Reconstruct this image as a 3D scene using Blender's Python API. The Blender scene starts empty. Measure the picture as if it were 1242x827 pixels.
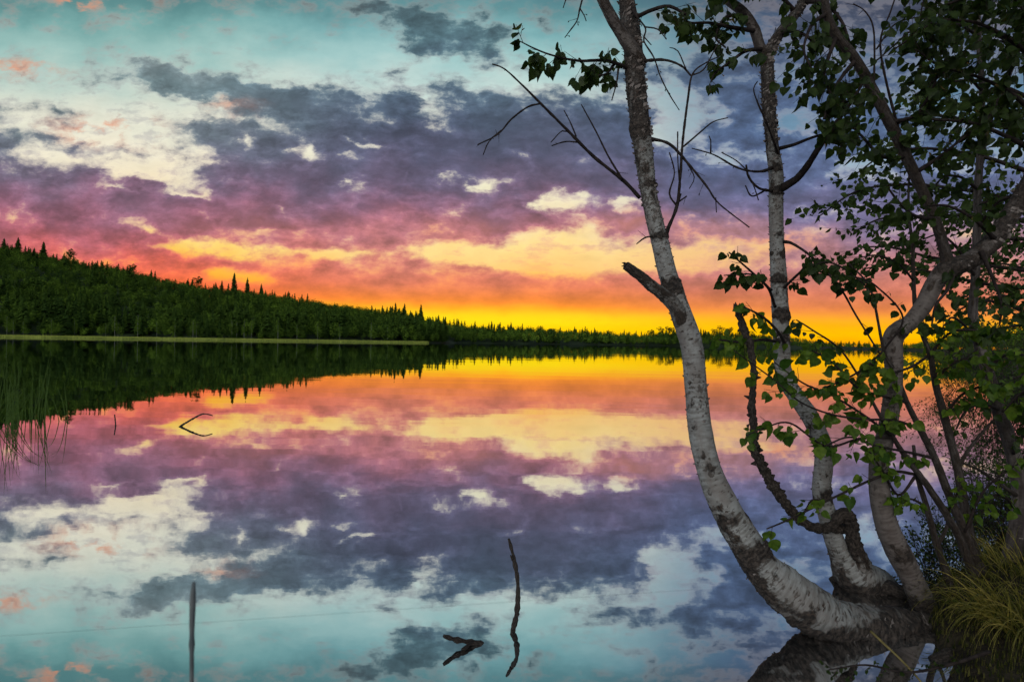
import bpy, math, random
import numpy as np
from mathutils import Vector, Matrix, noise as mnoise

random.seed(7)
RNG = np.random.default_rng(11)
scn = bpy.context.scene
COL = scn.collection
PI = math.pi

# ------------------------------------------------------------------ camera
F = 690.0            # focal length in photo pixels (photo 1242 x 827)
CAM = Vector((0, 0, 1.2))
ROLL = math.radians(0.9)
PITCH = math.atan(1.5 / F)
cd = bpy.data.cameras.new('camera')
cam = bpy.data.objects.new('camera', cd)
COL.objects.link(cam)
cd.sensor_width = 36
cd.lens = 36 * F / 1242
cd.clip_start = 0.05
cd.clip_end = 6000
right = Vector((math.cos(ROLL), 0, math.sin(ROLL)))
fwd = Vector((0, math.cos(PITCH), math.sin(PITCH)))
up = right.cross(fwd).normalized()
fwd = up.cross(right)
RM = Matrix((right, up, -fwd)).transposed()
cam.matrix_world = Matrix.Translation(CAM) @ RM.to_4x4()
cd.dof.use_dof = True
cd.dof.focus_distance = 3.4
cd.dof.aperture_fstop = 6.3
scn.camera = cam
scn.view_settings.view_transform = 'Standard'
scn.view_settings.look = 'None'
scn.view_settings.exposure = 0.0
scn.view_settings.gamma = 1.0
scn.cycles.adaptive_threshold = 0.025
scn.cycles.max_bounces = 7
scn.render.resolution_x = 1024
scn.render.resolution_y = 681

def ray(px, py):
    return RM @ Vector(((px - 621) / F, (413.5 - py) / F, -1))

def P(px, py, d):
    """point seen at photo pixel (px,py), d metres in front of the camera"""
    return CAM + ray(px, py) * d

def lin(c):
    out = []
    for v in c[:3]:
        v = v / 255.0
        out.append(v / 12.92 if v <= 0.04045 else ((v + 0.055) / 1.055) ** 2.4)
    return (out[0], out[1], out[2], 1.0)

# ------------------------------------------------------------------ sky
world = bpy.data.worlds.new('World')
scn.world = world
world.use_nodes = True
WT = world.node_tree
WT.nodes.clear()

class NB:
    def __init__(s, nt): s.nt = nt
    def node(s, t, **kw):
        n = s.nt.nodes.new(t)
        for k, v in kw.items(): setattr(n, k, v)
        return n
    def put(s, sock, v):
        if isinstance(v, bpy.types.NodeSocket): s.nt.links.new(v, sock)
        elif v is not None: sock.default_value = v
    def m(s, op, a, b=None, c=None, clamp=False):
        n = s.node('ShaderNodeMath', operation=op, use_clamp=clamp)
        for i, v in enumerate((a, b, c)): s.put(n.inputs[i], v) if v is not None else None
        return n.outputs[0]
    def vm(s, op, a, b=None):
        n = s.node('ShaderNodeVectorMath', operation=op)
        s.put(n.inputs[0], a)
        if b is not None: s.put(n.inputs[3 if op == 'SCALE' else 1], b)
        return n.outputs[1 if op in ('LENGTH', 'DOT_PRODUCT') else 0]
    def mapr(s, v, a, b, c=0.0, d=1.0, smooth=True):
        n = s.node('ShaderNodeMapRange', interpolation_type='SMOOTHSTEP' if smooth else 'LINEAR')
        for i, x in enumerate((v, a, b, c, d)): s.put(n.inputs[i], x)
        return n.outputs[0]
    def noise(s, vec, scale, detail=4, rough=0.5, dist=0.0, dim='2D'):
        n = s.node('ShaderNodeTexNoise', noise_dimensions=dim)
        s.put(n.inputs['Vector'], vec); s.put(n.inputs['Scale'], scale)
        s.put(n.inputs['Detail'], detail); s.put(n.inputs['Roughness'], rough); s.put(n.inputs['Distortion'], dist)
        return n.outputs
    def mix(s, f, a, b, mode='MIX'):
        n = s.node('ShaderNodeMix', data_type='RGBA', blend_type=mode)
        s.put(n.inputs['Factor'], f); s.put(n.inputs['A'], a); s.put(n.inputs['B'], b)
        return [o for o in n.outputs if o.type == 'RGBA'][0]
    def ramp(s, fac, stops, interp='LINEAR'):
        n = s.node('ShaderNodeValToRGB')
        r = n.color_ramp; r.interpolation = interp
        while len(r.elements) > 1: r.elements.remove(r.elements[0])
        stops = sorted(stops)
        r.elements[0].position = stops[0][0]; r.elements[0].color = stops[0][1]
        for p, c in stops[1:]:
            e = r.elements.new(p); e.color = c
        s.put(n.inputs[0], fac)
        return n.outputs[0]
    def xyz(s, x, y, z):
        n = s.node('ShaderNodeCombineXYZ')
        s.put(n.inputs[0], x); s.put(n.inputs[1], y); s.put(n.inputs[2], z)
        return n.outputs[0]
    def sep(s, v):
        n = s.node('ShaderNodeSeparateXYZ'); s.put(n.inputs[0], v); return n.outputs

def S(px, py):
    """sky map coordinates (x/y, z/y of a world direction, x6.9) of a photo pixel"""
    d = ray(px, py)
    return d.x / d.y * 6.9, d.z / d.y * 6.9

SUN_AZ = math.radians(4.0)
SUN_EL = math.radians(-1.2)

B = NB(WT)
tc = B.node('ShaderNodeTexCoord')
D = B.vm('NORMALIZE', tc.outputs['Generated'])
dx, dy, dz = B.sep(D)
dyc = B.m('MAXIMUM', dy, 0.16)
X = B.m('DIVIDE', B.m('MULTIPLY', dx, 6.9), dyc)
Y = B.m('DIVIDE', B.m('MULTIPLY', B.m('ABSOLUTE', dz), 6.9), dyc)
base = B.xyz(X, Y, 0.0)
# ragged warp of the map, finer towards the horizon where clouds are seen edge-on
nA = B.noise(B.vm('MULTIPLY', base, (1.0, 1.6, 1.0)), 1.1, 5, 0.55)
nB_ = B.noise(B.vm('MULTIPLY', base, (1.0, 1.9, 1.0)), 4.2, 5, 0.6)
wa = B.vm('MULTIPLY', B.vm('SUBTRACT', nA[1], (0.5, 0.5, 0.5)), (0.7, 0.34, 0))
wb = B.vm('MULTIPLY', B.vm('SUBTRACT', nB_[1], (0.5, 0.5, 0.5)), (0.34, 0.22, 0))
low = B.mapr(Y, 0.1, 2.2, 0.18, 1.0)
wv = B.vm('SCALE', B.vm('ADD', wa, wb), low)
W = B.vm('ADD', base, wv)

ROTS = {}
def rotated(vec, deg):
    if deg not in ROTS:
        n = B.node('ShaderNodeVectorRotate', rotation_type='Z_AXIS')
        B.put(n.inputs['Vector'], vec); n.inputs['Angle'].default_value = math.radians(-deg)
        ROTS[deg] = B.sep(n.outputs[0])
    return ROTS[deg]

def blobs(lst, start, vec):
    """add soft elliptical patches (photo x, y, radii, tilt, amount) to a value of the sky map"""
    acc = start
    lst = sorted(lst, key=lambda b_: min((0, -6, -14, -22, 8), key=lambda r: abs(r - b_[4])))
    cur = None
    for i, (px, py, rx, ry, rot, amp) in enumerate(lst):
        rot = min((0, -6, -14, -22, 8), key=lambda r: abs(r - rot))
        sx, sy = S(px, py)
        a = math.radians(-rot)
        cx, cy = sx * math.cos(a) - sy * math.sin(a), sx * math.sin(a) + sy * math.cos(a)
        kx, ky = 100 / rx, 100 / ry
        g = B.node('ShaderNodeTexGradient', gradient_type='QUADRATIC_SPHERE')
        if cur != rot or i % 10 == 0:
            # evaluating in small groups keeps the shader's working memory small
            cur = rot
            rx_, ry_, _ = rotated(vec, rot)
            if i: rx_ = B.m('MULTIPLY_ADD', acc, 1e-7, rx_); ry_ = B.m('MULTIPLY_ADD', acc, 1e-7, ry_)
        B.put(g.inputs[0], B.xyz(B.m('MULTIPLY_ADD', rx_, kx, -cx * kx), B.m('MULTIPLY_ADD', ry_, ky, -cy * ky), 0.0))
        acc = B.m('MULTIPLY_ADD', g.outputs['Fac'], float(amp), acc)
    return acc

def yramp(stops, yv=None):
    """stops: (photo y, rgb or grey) -> ramp over map Y 0..6"""
    st = []
    for py, c in stops:
        if not hasattr(c, '__len__'): c = (c, c, c, 1.0)
        else: c = lin(c)
        st.append((max(0.0, min(1.0, (415 - py) / 600.0)), c))
    return B.ramp(B.m('MULTIPLY', yv if yv is not None else Y, 1 / 6.0), st)

#SKYDATA
# cloud cover: slow change with height + individual banks and gaps
cover0 = yramp([(415, -0.2), (384, -0.2), (366, 0.80), (340, 0.95), (322, 0.85), (310, 0.90), (285, 0.92), (262, 0.92), (215, 0.86), (185, 0.52), (150, 0.36), (110, 0.22), (60, 0.0), (-150, 0.05)])
BANKS = [
    # main slate bank
    (300, 180, 210, 85, -22, 1.0), (420, 190, 240, 130, 0, 1.3), (560, 180, 260, 120, 0, 1.5), (640, 150, 220, 90, -4, 1.2), (700, 190, 230, 110, -8, 1.2),
    (250, 160, 120, 50, -8, 0.6), (400, 135, 110, 60, 0, .5), (780, 170, 180, 160, -20, 0.9), (470, 130, 130, 60, 0, .6),
    # streak above it
    (190, 92, 100, 30, -8, 2.4), (300, 112, 130, 30, -14, 2.6), (240, 100, 120, 24, -12, 1.6), (350, 122, 80, 26, -6, 2.0),
    # upper middle wisp
    (500, 22, 140, 60, -18, 1.4), (560, 45, 140, 60, -14, 1.5), (530, 60, 90, 60, -22, .9), (450, 5, 110, 40, -10, .6), (620, 60, 80, 40, 0, .4),
    # left puffs
    (-5, 180, 55, 75, 0, 1.8), (85, 150, 90, 22, -4, .95), (60, 172, 80, 26, -12, .95), (105, 182, 70, 24, -16, .7), (170, 172, 60, 20, -10, .4), (60, 132, 60, 16, -6, .5), (110, 90, 90, 24, -6, .3),
    (30, 82, 110, 16, -10, .6), (90, 0, 110, 12, -6, .6),
    # left low sheet
    (30, 232, 260, 60, -4, .8), (180, 245, 220, 60, -8, .8), (60, 280, 260, 60, 0, .5), (320, 260, 200, 60, 0, .5),
    # right side
    (900, 150, 200, 150, 0, 1.1), (880, 80, 160, 90, -10, .9), (800, 60, 100, 60, 0, .4), (1000, 100, 160, 120, 0, .5), (1050, 120, 240, 200, 0, .9), (980, 40, 200, 120, 0, .7), (1180, 60, 260, 200, 0, .9), (920, 250, 240, 70, 0, .7), (1100, 240, 200, 60, 0, .6), (1100, 20, 300, 120, 0, .9),
    (1300, 260, 200, 160, 0, .8), (-260, 240, 240, 120, 0, .9), (740, 232, 90, 30, 0, .4), (760, 275, 60, 26, -8, 1.2), (640, 272, 160, 18, -4, .9), (560, 298, 60, 9, 0, .7), (720, 300, 90, 8, 0, .5), (840, 300, 60, 10, 0, .6), (900, 285, 70, 12, 0, .6), (340, 312, 70, 7, 0, .5), (460, 296, 40, 9, 0, .6), (670, 236, 18, 7, 0, .8), (648, 250, 14, 6, 0, .6),
    # low bands
    (470, 262, 170, 40, -4, .6), (590, 262, 90, 45, -20, .5), (700, 362, 500, 22, 0, .5), (860, 345, 320, 45, 0, .7), (1000, 320, 200, 40, 0, .4), (300, 345, 220, 45, 0, .3)]
GAPS = [
    (120, 165, 210, 62, -4, -.70), (60, 110, 240, 45, -6, -.4), (160, 205, 160, 24, -6, -.9), (215, 190, 60, 30, -30, -.7), (20, 205, 90, 18, 0, -.7),
    (210, 130, 130, 22, -6, -.7), (400, 70, 200, 40, 0, -.5), (620, 95, 200, 26, -4, -.7), (330, 88, 130, 20, -8, -.3),
    (515, 120, 20, 30, 20, -.8), (440, 172, 34, 9, -12, -1.0), (370, 182, 30, 18, -20, -1.1), (300, 168, 22, 12, 0, -.8), (415, 192, 40, 8, 0, -.8), (493, 210, 16, 16, 0, -1.2), (430, 222, 24, 20, 0, -1.1),
    (582, 226, 28, 14, 8, -1.3), (660, 240, 34, 22, 10, -1.8), (680, 246, 30, 18, 0, -.6), (755, 246, 30, 20, 0, -1.3), (630, 190, 24, 14, -20, -.7), (550, 220, 24, 12, 0, -.8), (715, 198, 40, 20, 0, -.5),
    (520, 276, 30, 16, 0, -.7), (275, 305, 80, 16, -4, -2.1), (380, 308, 90, 12, 0, -1.2), (250, 290, 36, 9, -14, -.6), (180, 278, 34, 9, -14, -1.0), (345, 256, 40, 9, -12, -.9), (250, 262, 50, 10, -12, -.6), (400, 300, 40, 10, 0, -.6),
    (440, 306, 60, 12, 0, -.6), (560, 308, 110, 20, -4, -1.6), (680, 298, 150, 34, 3, -1.7), (760, 318, 160, 26, 0, -1.7), (640, 320, 160, 22, -5, -1.5), (860, 305, 160, 34, 0, -1.4), (960, 295, 100, 24, 0, -.5), (700, 276, 60, 16, 0, -.8),
    (300, 336, 60, 10, -6, -1.3), (265, 332, 50, 10, 0, -.9), (400, 374, 120, 10, -4, -.3),
    (830, 145, 50, 34, -30, -1.5), (800, 170, 46, 36, 0, -.8), (870, 140, 40, 18, 0, -.8), (890, 190, 60, 18, 0, -.8), (950, 85, 40, 16, 0, -.6), (970, 150, 70, 30, 0, -.7), (1050, 210, 80, 22, 0, -.8), (900, 60, 40, 30, 0, -.5), (1150, 120, 120, 50, 0, -.9), (1000, 255, 90, 18, 0, -.8), (870, 262, 60, 12, 0, -.7), (1040, 70, 60, 60, 0, -.5), (1180, 280, 100, 30, 0, -.7),
    (520, 150, 40, 16, 0, -.6), (340, 200, 60, 10, -6, -.5), (560, 262, 26, 12, 0, -.8), (610, 215, 26, 12, 0, -.5), (700, 232, 26, 14, 0, -.8), (470, 240, 50, 8, 0, -.5), (460, 150, 50, 14, 0, -.4), (640, 140, 60, 10, 0, -.3), (230, 232, 90, 8, -8, -.7), (140, 228, 90, 8, -6, -.7), (90, 262, 80, 8, 0, -.5), (330, 280, 90, 8, 0, -.6), (400, 252, 60, 8, 0, -.4), (480, 262, 40, 8, 0, -.5), (520, 330, 120, 10, -3, -.4), (200, 300, 50, 10, -10, -.8)]
BANKS = [(a, b, c, d, e, f * 0.55) for a, b, c, d, e, f in BANKS]
GAPS = [(a, b, c * (1.5 if c < 62 else 1.15), d * (1.5 if c < 62 else 1.2), e, f * (0.92 if c < 62 else 1.0)) for a, b, c, d, e, f in GAPS]
cov = B.m('ADD', blobs(BANKS + GAPS, 0.0, W), cover0)
W2 = B.vm('ADD', base, B.vm('SCALE', wv, 0.30))
n1 = B.noise(B.vm('MULTIPLY', W2, (1.0, 2.0, 1.0)), 1.9, 8, 0.60)[0]
n2 = B.noise(B.vm('MULTIPLY', W2, (1.0, 1.7, 1.0)), 6.3, 6, 0.62)[0]
namp = B.mapr(Y, 0.35, 1.1, 0.22, 1.0)
nz = B.m('ADD', B.m('MULTIPLY', B.m('SUBTRACT', n1, 0.5), 2.5), B.m('MULTIPLY', B.m('SUBTRACT', n2, 0.5), 0.55))
dens = B.m('ADD', cov, B.m('MULTIPLY', nz, namp))
alpha = B.mapr(dens, -0.06, 0.90)
thick = B.mapr(dens, 0.55, 1.45)

side = B.mapr(X, 0.2, 3.2)           # 0 left/middle, 1 right
lft = B.mapr(X, -1.2, -4.6)
Yw = B.m('ADD', Y, B.m('MULTIPLY', B.m('SUBTRACT', nA[0], 0.5), B.mapr(Y, 0.3, 1.6, 0.0, 0.7)))
clearM = yramp([(415, (255, 190, 0)), (400, (255, 212, 8)), (390, (255, 226, 20)), (383, (255, 214, 20)), (374, (255, 190, 30)), (345, (255, 185, 70)), (325, (255, 205, 120)), (300, (255, 222, 140)), (270, (248, 226, 178)), (235, (244, 236, 196)), (190, (238, 234, 206)), (150, (222, 228, 208)), (105, (192, 220, 212)), (70, (152, 204, 202)), (35, (108, 176, 180)), (10, (78, 146, 152)), (-20, (62, 128, 138)), (-120, (50, 100, 130))], Yw)
clearL = yramp([(415, (250, 90, 40)), (370, (252, 120, 30)), (345, (255, 165, 25)), (325, (255, 190, 50)), (300, (255, 215, 110)), (270, (248, 210, 150)), (235, (246, 228, 190)), (190, (243, 234, 205)), (150, (226, 228, 205)), (105, (188, 212, 198)), (70, (146, 196, 188)), (35, (104, 170, 166)), (10, (76, 142, 142)), (-20, (60, 128, 132)), (-120, (50, 100, 125))], Yw)
clearR = yramp([(415, (255, 160, 0)), (400, (255, 195, 0)), (388, (255, 180, 10)), (370, (250, 160, 60)), (330, (240, 180, 120)), (290, (240, 190, 130)), (250, (205, 195, 190)), (200, (150, 180, 200)), (150, (100, 146, 178)), (90, (72, 122, 156)), (40, (62, 96, 134)), (0, (56, 76, 106)), (-120, (45, 70, 110))], Yw)
cloudM = yramp([(415, (255, 170, 10)), (385, (255, 165, 15)), (374, (252, 146, 25)), (362, (240, 128, 55)), (345, (224, 118, 90)), (325, (212, 118, 105)), (305, (205, 120, 118)), (280, (180, 108, 125)), (255, (146, 98, 126)), (225, (112, 94, 126)), (185, (86, 88, 120)), (145, (74, 90, 118)), (105, (78, 106, 130)), (50, (72, 112, 124)), (0, (62, 92, 100)), (-120, (60, 80, 100))], Yw)
cloudL = yramp([(415, (250, 80, 50)), (375, (252, 96, 40)), (350, (250, 104, 55)), (325, (224, 98, 90)), (300, (192, 96, 110)), (275, (160, 94, 118)), (250, (146, 98, 126)), (225, (124, 102, 130)), (190, (108, 112, 132)), (150, (110, 128, 136)), (105, (112, 140, 146)), (50, (130, 140, 140)), (0, (150, 120, 105)), (-120, (60, 80, 100))], Yw)
cloudR = yramp([(415, (255, 150, 10)), (395, (250, 150, 20)), (380, (230, 130, 50)), (350, (212, 116, 92)), (320, (190, 118, 120)), (290, (160, 116, 138)), (255, (112, 104, 146)), (210, (82, 98, 142)), (150, (68, 96, 140)), (90, (64, 88, 128)), (40, (62, 78, 108)), (0, (58, 66, 90)), (-120, (50, 60, 85))], Yw)
clear = B.mix(side, B.mix(lft, clearM, clearL), clearR)
# thin veils and streaks in the open sky
n3 = B.noise(B.vm('MULTIPLY', W2, (0.8, 2.8, 1.0)), 2.3, 6, 0.62)[0]
clear = B.vm('SCALE', clear, B.m('ADD', 1.0, B.m('MULTIPLY', B.m('SUBTRACT', n3, 0.5), B.m('MULTIPLY', B.mapr(Y, 0.3, 1.4, 0.12, 0.40), B.mapr(Y, 2.9, 3.6, 1.0, 0.15)))))
cloud = B.mix(side, B.mix(lft, cloudM, cloudL), cloudR)
# relief inside the banks
relief = B.m('ADD', B.m('MULTIPLY', B.m('SUBTRACT', n1, 0.5), 1.1), B.m('MULTIPLY', B.m('SUBTRACT', n2, 0.5), 0.45))
gain = B.m('SUBTRACT', B.m('SUBTRACT', 1.10, B.m('MULTIPLY', thick, 0.34)), B.m('MULTIPLY', relief, B.mapr(Y, 0.3, 1.2, 0.16, 0.95)))
cloud = B.vm('SCALE', cloud, gain)
# warm rims where a bank thins out
rim = B.m('MULTIPLY', B.m('MULTIPLY', alpha, B.m('SUBTRACT', 1.0, alpha)), 4.0)
wisp = blobs([(20, 80, 110, 20, -8, .7), (100, 158, 90, 22, -6, .8), (130, 150, 60, 16, -6, .6), (90, 0, 110, 16, -6, .7), (760, 270, 110, 30, 0, .9), (590, 275, 120, 40, 0, .5), (860, 275, 120, 30, 0, .7), (950, 290, 100, 30, 0, .8), (280, 130, 60, 14, 0, .5), (170, 160, 70, 30, -10, .5), (520, 280, 60, 30, 0, .5), (300, 280, 240, 50, 0, .4)], 0.0, W)
warm = B.m('MULTIPLY', wisp, B.m('ADD', B.m('MULTIPLY', rim, 0.75), B.m('MULTIPLY', alpha, 0.3)), clamp=True)
glow = B.m('MULTIPLY', B.mapr(dens, 0.75, 0.25), B.mapr(Y, 0.9, 1.6, 0.0, 0.35))
cloud = B.mix(glow, cloud, lin((225, 205, 195)))
veil = B.m('MULTIPLY', B.mapr(B.m('ADD', n3, B.m('MULTIPLY', n2, 0.3)), 0.62, 0.85), B.m('MULTIPLY', B.mapr(Y, 0.6, 1.4, 0.15, 0.55), B.mapr(Y, 2.8, 3.5, 1.0, 0.0)))
clear = B.mix(veil, clear, cloud)
sky = B.mix(alpha, clear, cloud)
grey = B.vm('DOT_PRODUCT', sky, (0.3, 0.5, 0.2))
sky = B.mix(B.mapr(Y, 0.8, 3.2, 0.0, 0.22), sky, B.xyz(grey, grey, grey))
sky = B.mix(warm, sky, lin((246, 150, 96)))
# the physical twilight sky adds its faint share everywhere; all there is overhead and behind is a plain veil
ns = B.node('ShaderNodeTexSky', sky_type='NISHITA', sun_disc=False)
ns.sun_elevation = SUN_EL; ns.sun_rotation = SUN_AZ
back = B.ramp(B.m('ABSOLUTE', dz), [(0.0, (0.26, 0.25, 0.27, 1)), (0.3, (0.26, 0.29, 0.32, 1)), (0.7, (0.16, 0.23, 0.28, 1)), (1.0, (0.10, 0.17, 0.22, 1))])
bn = B.noise(D, 2.6, 4, 0.55, dim='3D')[0]
back = B.vm('SCALE', back, B.mapr(bn, 0.3, 0.7, 0.65, 1.25))
# bright lobe added to the unseen sky behind the viewer, to light stems and leaves
back_lobe = B.m('POWER', B.m('MAXIMUM', B.vm('DOT_PRODUCT', D, Vector((-0.30, -0.86, 0.42)).normalized()), 0.0), 22.0)
back = B.vm('ADD', back, B.vm('SCALE', (1.0, 1.0, 0.98), B.m('MULTIPLY', back_lobe, 4.6)))
front = B.mapr(dy, 0.16, 0.36)
sky = B.mix(front, back, sky)
sky = B.vm('ADD', sky, B.vm('SCALE', ns.outputs[0], 0.05))
bg = B.node('ShaderNodeBackground')
B.put(bg.inputs[0], sky); bg.inputs[1].default_value = 1.0
wo = B.node('ShaderNodeOutputWorld')
WT.links.new(bg.outputs[0], wo.inputs[0])
world.cycles.sampling_method = 'MANUAL'
world.cycles.sample_map_resolution = 512

# the sun has set: it stands just under the horizon behind the far trees
sd = bpy.data.lights.new('sun', 'SUN')
sd.energy = 0.5; sd.angle = math.radians(0.5); sd.color = (1, .78, .5)
sun = bpy.data.objects.new('sun', sd); COL.objects.link(sun)
sdir = Vector((math.sin(SUN_AZ) * math.cos(SUN_EL), math.cos(SUN_AZ) * math.cos(SUN_EL), math.sin(SUN_EL)))
sun.rotation_euler = sdir.to_track_quat('Z', 'Y').to_euler()

# ------------------------------------------------------------------ helpers
def tag(o, label=None, cat=None, group=None, kind=None):
    if label: o['label'] = label
    if cat: o['category'] = cat
    if group: o['group'] = group
    if kind: o['kind'] = kind
    return o

def mat(name):
    m = bpy.data.materials.new(name); m.use_nodes = True
    m.node_tree.nodes.clear()
    b = NB(m.node_tree)
    out = b.node('ShaderNodeOutputMaterial')
    return m, b, out

# water
def water_mat():
    m, b, out = mat('lake_water')
    geo = b.node('ShaderNodeNewGeometry')
    pos = geo.outputs['Position']
    n1 = b.noise(b.vm('MULTIPLY', pos, (0.35, 1.0, 1)), 0.9, 3, 0.5)[0]
    n2 = b.noise(b.vm('MULTIPLY', pos, (0.05, 0.22, 1)), 1.0, 4, 0.5)[0]
    n3 = b.noise(b.vm('MULTIPLY', pos, (1.0, 1.6, 1)), 9.0, 2, 0.5)[0]
    h = b.m('ADD', b.m('MULTIPLY', n1, 0.0013), b.m('ADD', b.m('MULTIPLY', n2, 0.013), b.m('MULTIPLY', n3, 0.00007)))
    bump = b.node('ShaderNodeBump'); bump.inputs['Strength'].default_value = 0.6; bump.inputs['Distance'].default_value = 1.0
    b.put(bump.inputs['Height'], h)
    gl = b.node('ShaderNodeBsdfGlossy'); gl.inputs['Roughness'].default_value = 0.012
    gl.inputs['Color'].default_value = (0.86, 0.885, 0.91, 1)
    b.put(gl.inputs['Normal'], bump.outputs[0])
    df = b.node('ShaderNodeBsdfDiffuse'); df.inputs['Color'].default_value = (0.02, 0.022, 0.02, 1)
    lw = b.node('ShaderNodeLayerWeight'); lw.inputs[0].default_value = 0.5
    mx = b.node('ShaderNodeMixShader')
    b.put(mx.inputs[0], b.mapr(lw.outputs['Facing'], 0.0, 1.0, 0.66, 1.0, smooth=False))
    b.nt.links.new(df.outputs[0], mx.inputs[1]); b.nt.links.new(gl.outputs[0], mx.inputs[2])
    b.nt.links.new(mx.outputs[0], out.inputs[0])
    return m
def quad_mesh(name, verts, faces, material):
    me = bpy.data.meshes.new(name); me.from_pydata(verts, [], faces); me.update()
    o = bpy.data.objects.new(name, me); COL.objects.link(o); me.materials.append(material)
    return o
lake = quad_mesh('lake_water', [(-3000, -400, 0), (3000, -400, 0), (3000, 4000, 0), (-3000, 4000, 0)], [(0, 1, 2, 3)], water_mat())
tag(lake, 'still lake water mirroring the sunset clouds', kind='structure')

# ------------------------------------------------------------------ mesh builders
class MB:
    def __init__(s): s.v = []; s.f = []; s.uv = []; s.dark = []
    def tube(s, pts, rad, sides=8, bump=0.0, freq=6.0, cap=True, seed=0.0, dark=None, spots=(), wet=0.0, under=0.0, rug=1.0):
        """swept tube; uv.x round, uv.y metres along"""
        base = len(s.v); n = len(pts)
        L = 0.0; nrm = None
        for i in range(n):
            t = (pts[min(i + 1, n - 1)] - pts[max(i - 1, 0)])
            if t.length < 1e-9: t = Vector((0, 0, 1))
            t.normalize()
            if nrm is None:
                nrm = t.cross(Vector((0.13, 1, 0.07))).normalized()
            else:
                nrm = (nrm - t * nrm.dot(t)).normalized()
            bn = t.cross(nrm)
            if i: L += (pts[i] - pts[i - 1]).length
            for k in range(sides):
                a = 2 * PI * k / sides
                dr = nrm * math.cos(a) + bn * math.sin(a)
                r = rad[i]
                p = pts[i] + dr * r
                dk = dark[i] if dark is not None else 0.0
                ex = 0.0
                if under and i < n * .42 and dr.z < 0: dk = min(1.0, dk + under * min(1.0, -dr.z * 1.6) * (1 - i / (n * .42)) * (1 + 1.2 * mnoise.noise(p * 22)))  # downward side darkened: underside shade painted in along with the rough dark bark
                if wet and p.z < wet: dk = min(1.0, dk + 1.1 * (1 - p.z / wet) * (1 + .8 * mnoise.noise(p * 25)))
                for (sc, sr, sa) in spots:
                    dd = (p - sc); dd = dd - t * (dd.dot(t) * -0.25)
                    g = sa * math.exp(-(dd.length / sr) ** 2 * (1 + .6 * mnoise.noise(p * 40)))
                    if g > .02: dk = min(1.0, dk + g); ex += g
                r = r * (1 + .10 * ex)
                if bump:
                    q = Vector((p.x, p.y, p.z + seed)) * freq
                    bb = (bump[i] if hasattr(bump, '__len__') else bump) + .22 * ex
                    r2 = r * (1 + dk * (0.07 * mnoise.noise(p * 48) + 0.05 * mnoise.noise(p * 110)) * rug + bb * (mnoise.noise(q) + 0.5 * mnoise.noise(q * 3.1) + 0.3 * mnoise.noise(q * 8.0)))
                    p = pts[i] + dr * r2
                elif ex: p = pts[i] + dr * r
                s.v.append(p); s.uv.append((k / sides, L)); s.dark.append(dk)
        for i in range(n - 1):
            for k in range(sides):
                k2 = (k + 1) % sides
                s.f.append((base + i * sides + k, base + i * sides + k2, base + (i + 1) * sides + k2, base + (i + 1) * sides + k))
        if cap:
            s.f.append(tuple(base + k for k in range(sides))[::-1])
            s.f.append(tuple(base + (n - 1) * sides + k for k in range(sides)))
    def build(s, name, material, parent=None, smooth=True):
        me = bpy.data.meshes.new(name)
        me.from_pydata([tuple(p) for p in s.v], [], s.f)
        if s.uv:
            uvl = me.uv_layers.new(name='UVMap')
            idx = np.empty(len(me.loops), dtype=np.int32); me.loops.foreach_get('vertex_index', idx)
            arr = np.array(s.uv, dtype=np.float32)[idx]
            # keep the seam quads continuous
            ls = np.empty(len(me.polygons), dtype=np.int32); me.polygons.foreach_get('loop_start', ls)
            lt = np.empty(len(me.polygons), dtype=np.int32); me.polygons.foreach_get('loop_total', lt)
            q = ls[lt == 4]
            if len(q):
                u = np.stack([arr[q + j, 0] for j in range(4)], 1)
                wrap = (u.max(1) - u.min(1)) > 0.5
                for j in range(4):
                    m_ = wrap & (u[:, j] < 0.5)
                    arr[q[m_] + j, 0] += 1.0
            uvl.data.foreach_set('uv', arr.ravel())
            at = me.attributes.new('dark', 'FLOAT', 'POINT')
            at.data.foreach_set('value', np.array(s.dark, dtype=np.float32))
        if smooth:
            me.polygons.foreach_set('use_smooth', [True] * len(me.polygons))
        me.update()
        me.materials.append(material)
        o = bpy.data.objects.new(name, me); COL.objects.link(o)
        if parent is not None: parent_to(o, parent)
        return o

def parent_to(o, p):
    o.parent = p
    o.matrix_parent_inverse = Matrix.Identity(4)
    # children are modelled in world space: shift them by the parent's base
    w = Vector(p.location); q = p.parent
    while q is not None: w += Vector(q.location); q = q.parent
    o.location = -w if p.location.length or p.parent is not None else Vector((0, 0, 0))
    if w.length:
        o.data.transform(Matrix.Translation(-w)); o.location = (0, 0, 0)

def empty(name, loc):
    o = bpy.data.objects.new(name, None); COL.objects.link(o)
    o.location = loc; o.empty_display_size = 0.1
    return o

def tri_mesh(name, V, T, material, parent=None, tint=None, smooth=False):
    me = bpy.data.meshes.new(name)
    V = np.asarray(V, dtype=np.float32); T = np.asarray(T, dtype=np.int32)
    me.vertices.add(len(V)); me.vertices.foreach_set('co', V.ravel())
    me.loops.add(T.size); me.loops.foreach_set('vertex_index', T.ravel())
    me.polygons.add(len(T))
    me.polygons.foreach_set('loop_start', np.arange(0, T.size, 3, dtype=np.int32))
    me.update(calc_edges=True)
    if smooth: me.polygons.foreach_set('use_smooth', [True] * len(T))
    if tint is not None:
        at = me.attributes.new('tint', 'FLOAT', 'POINT')
        at.data.foreach_set('value', np.asarray(tint, dtype=np.float32))
    me.materials.append(material)
    o = bpy.data.objects.new(name, me); COL.objects.link(o)
    if parent is not None: parent_to(o, parent)
    return o

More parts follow.
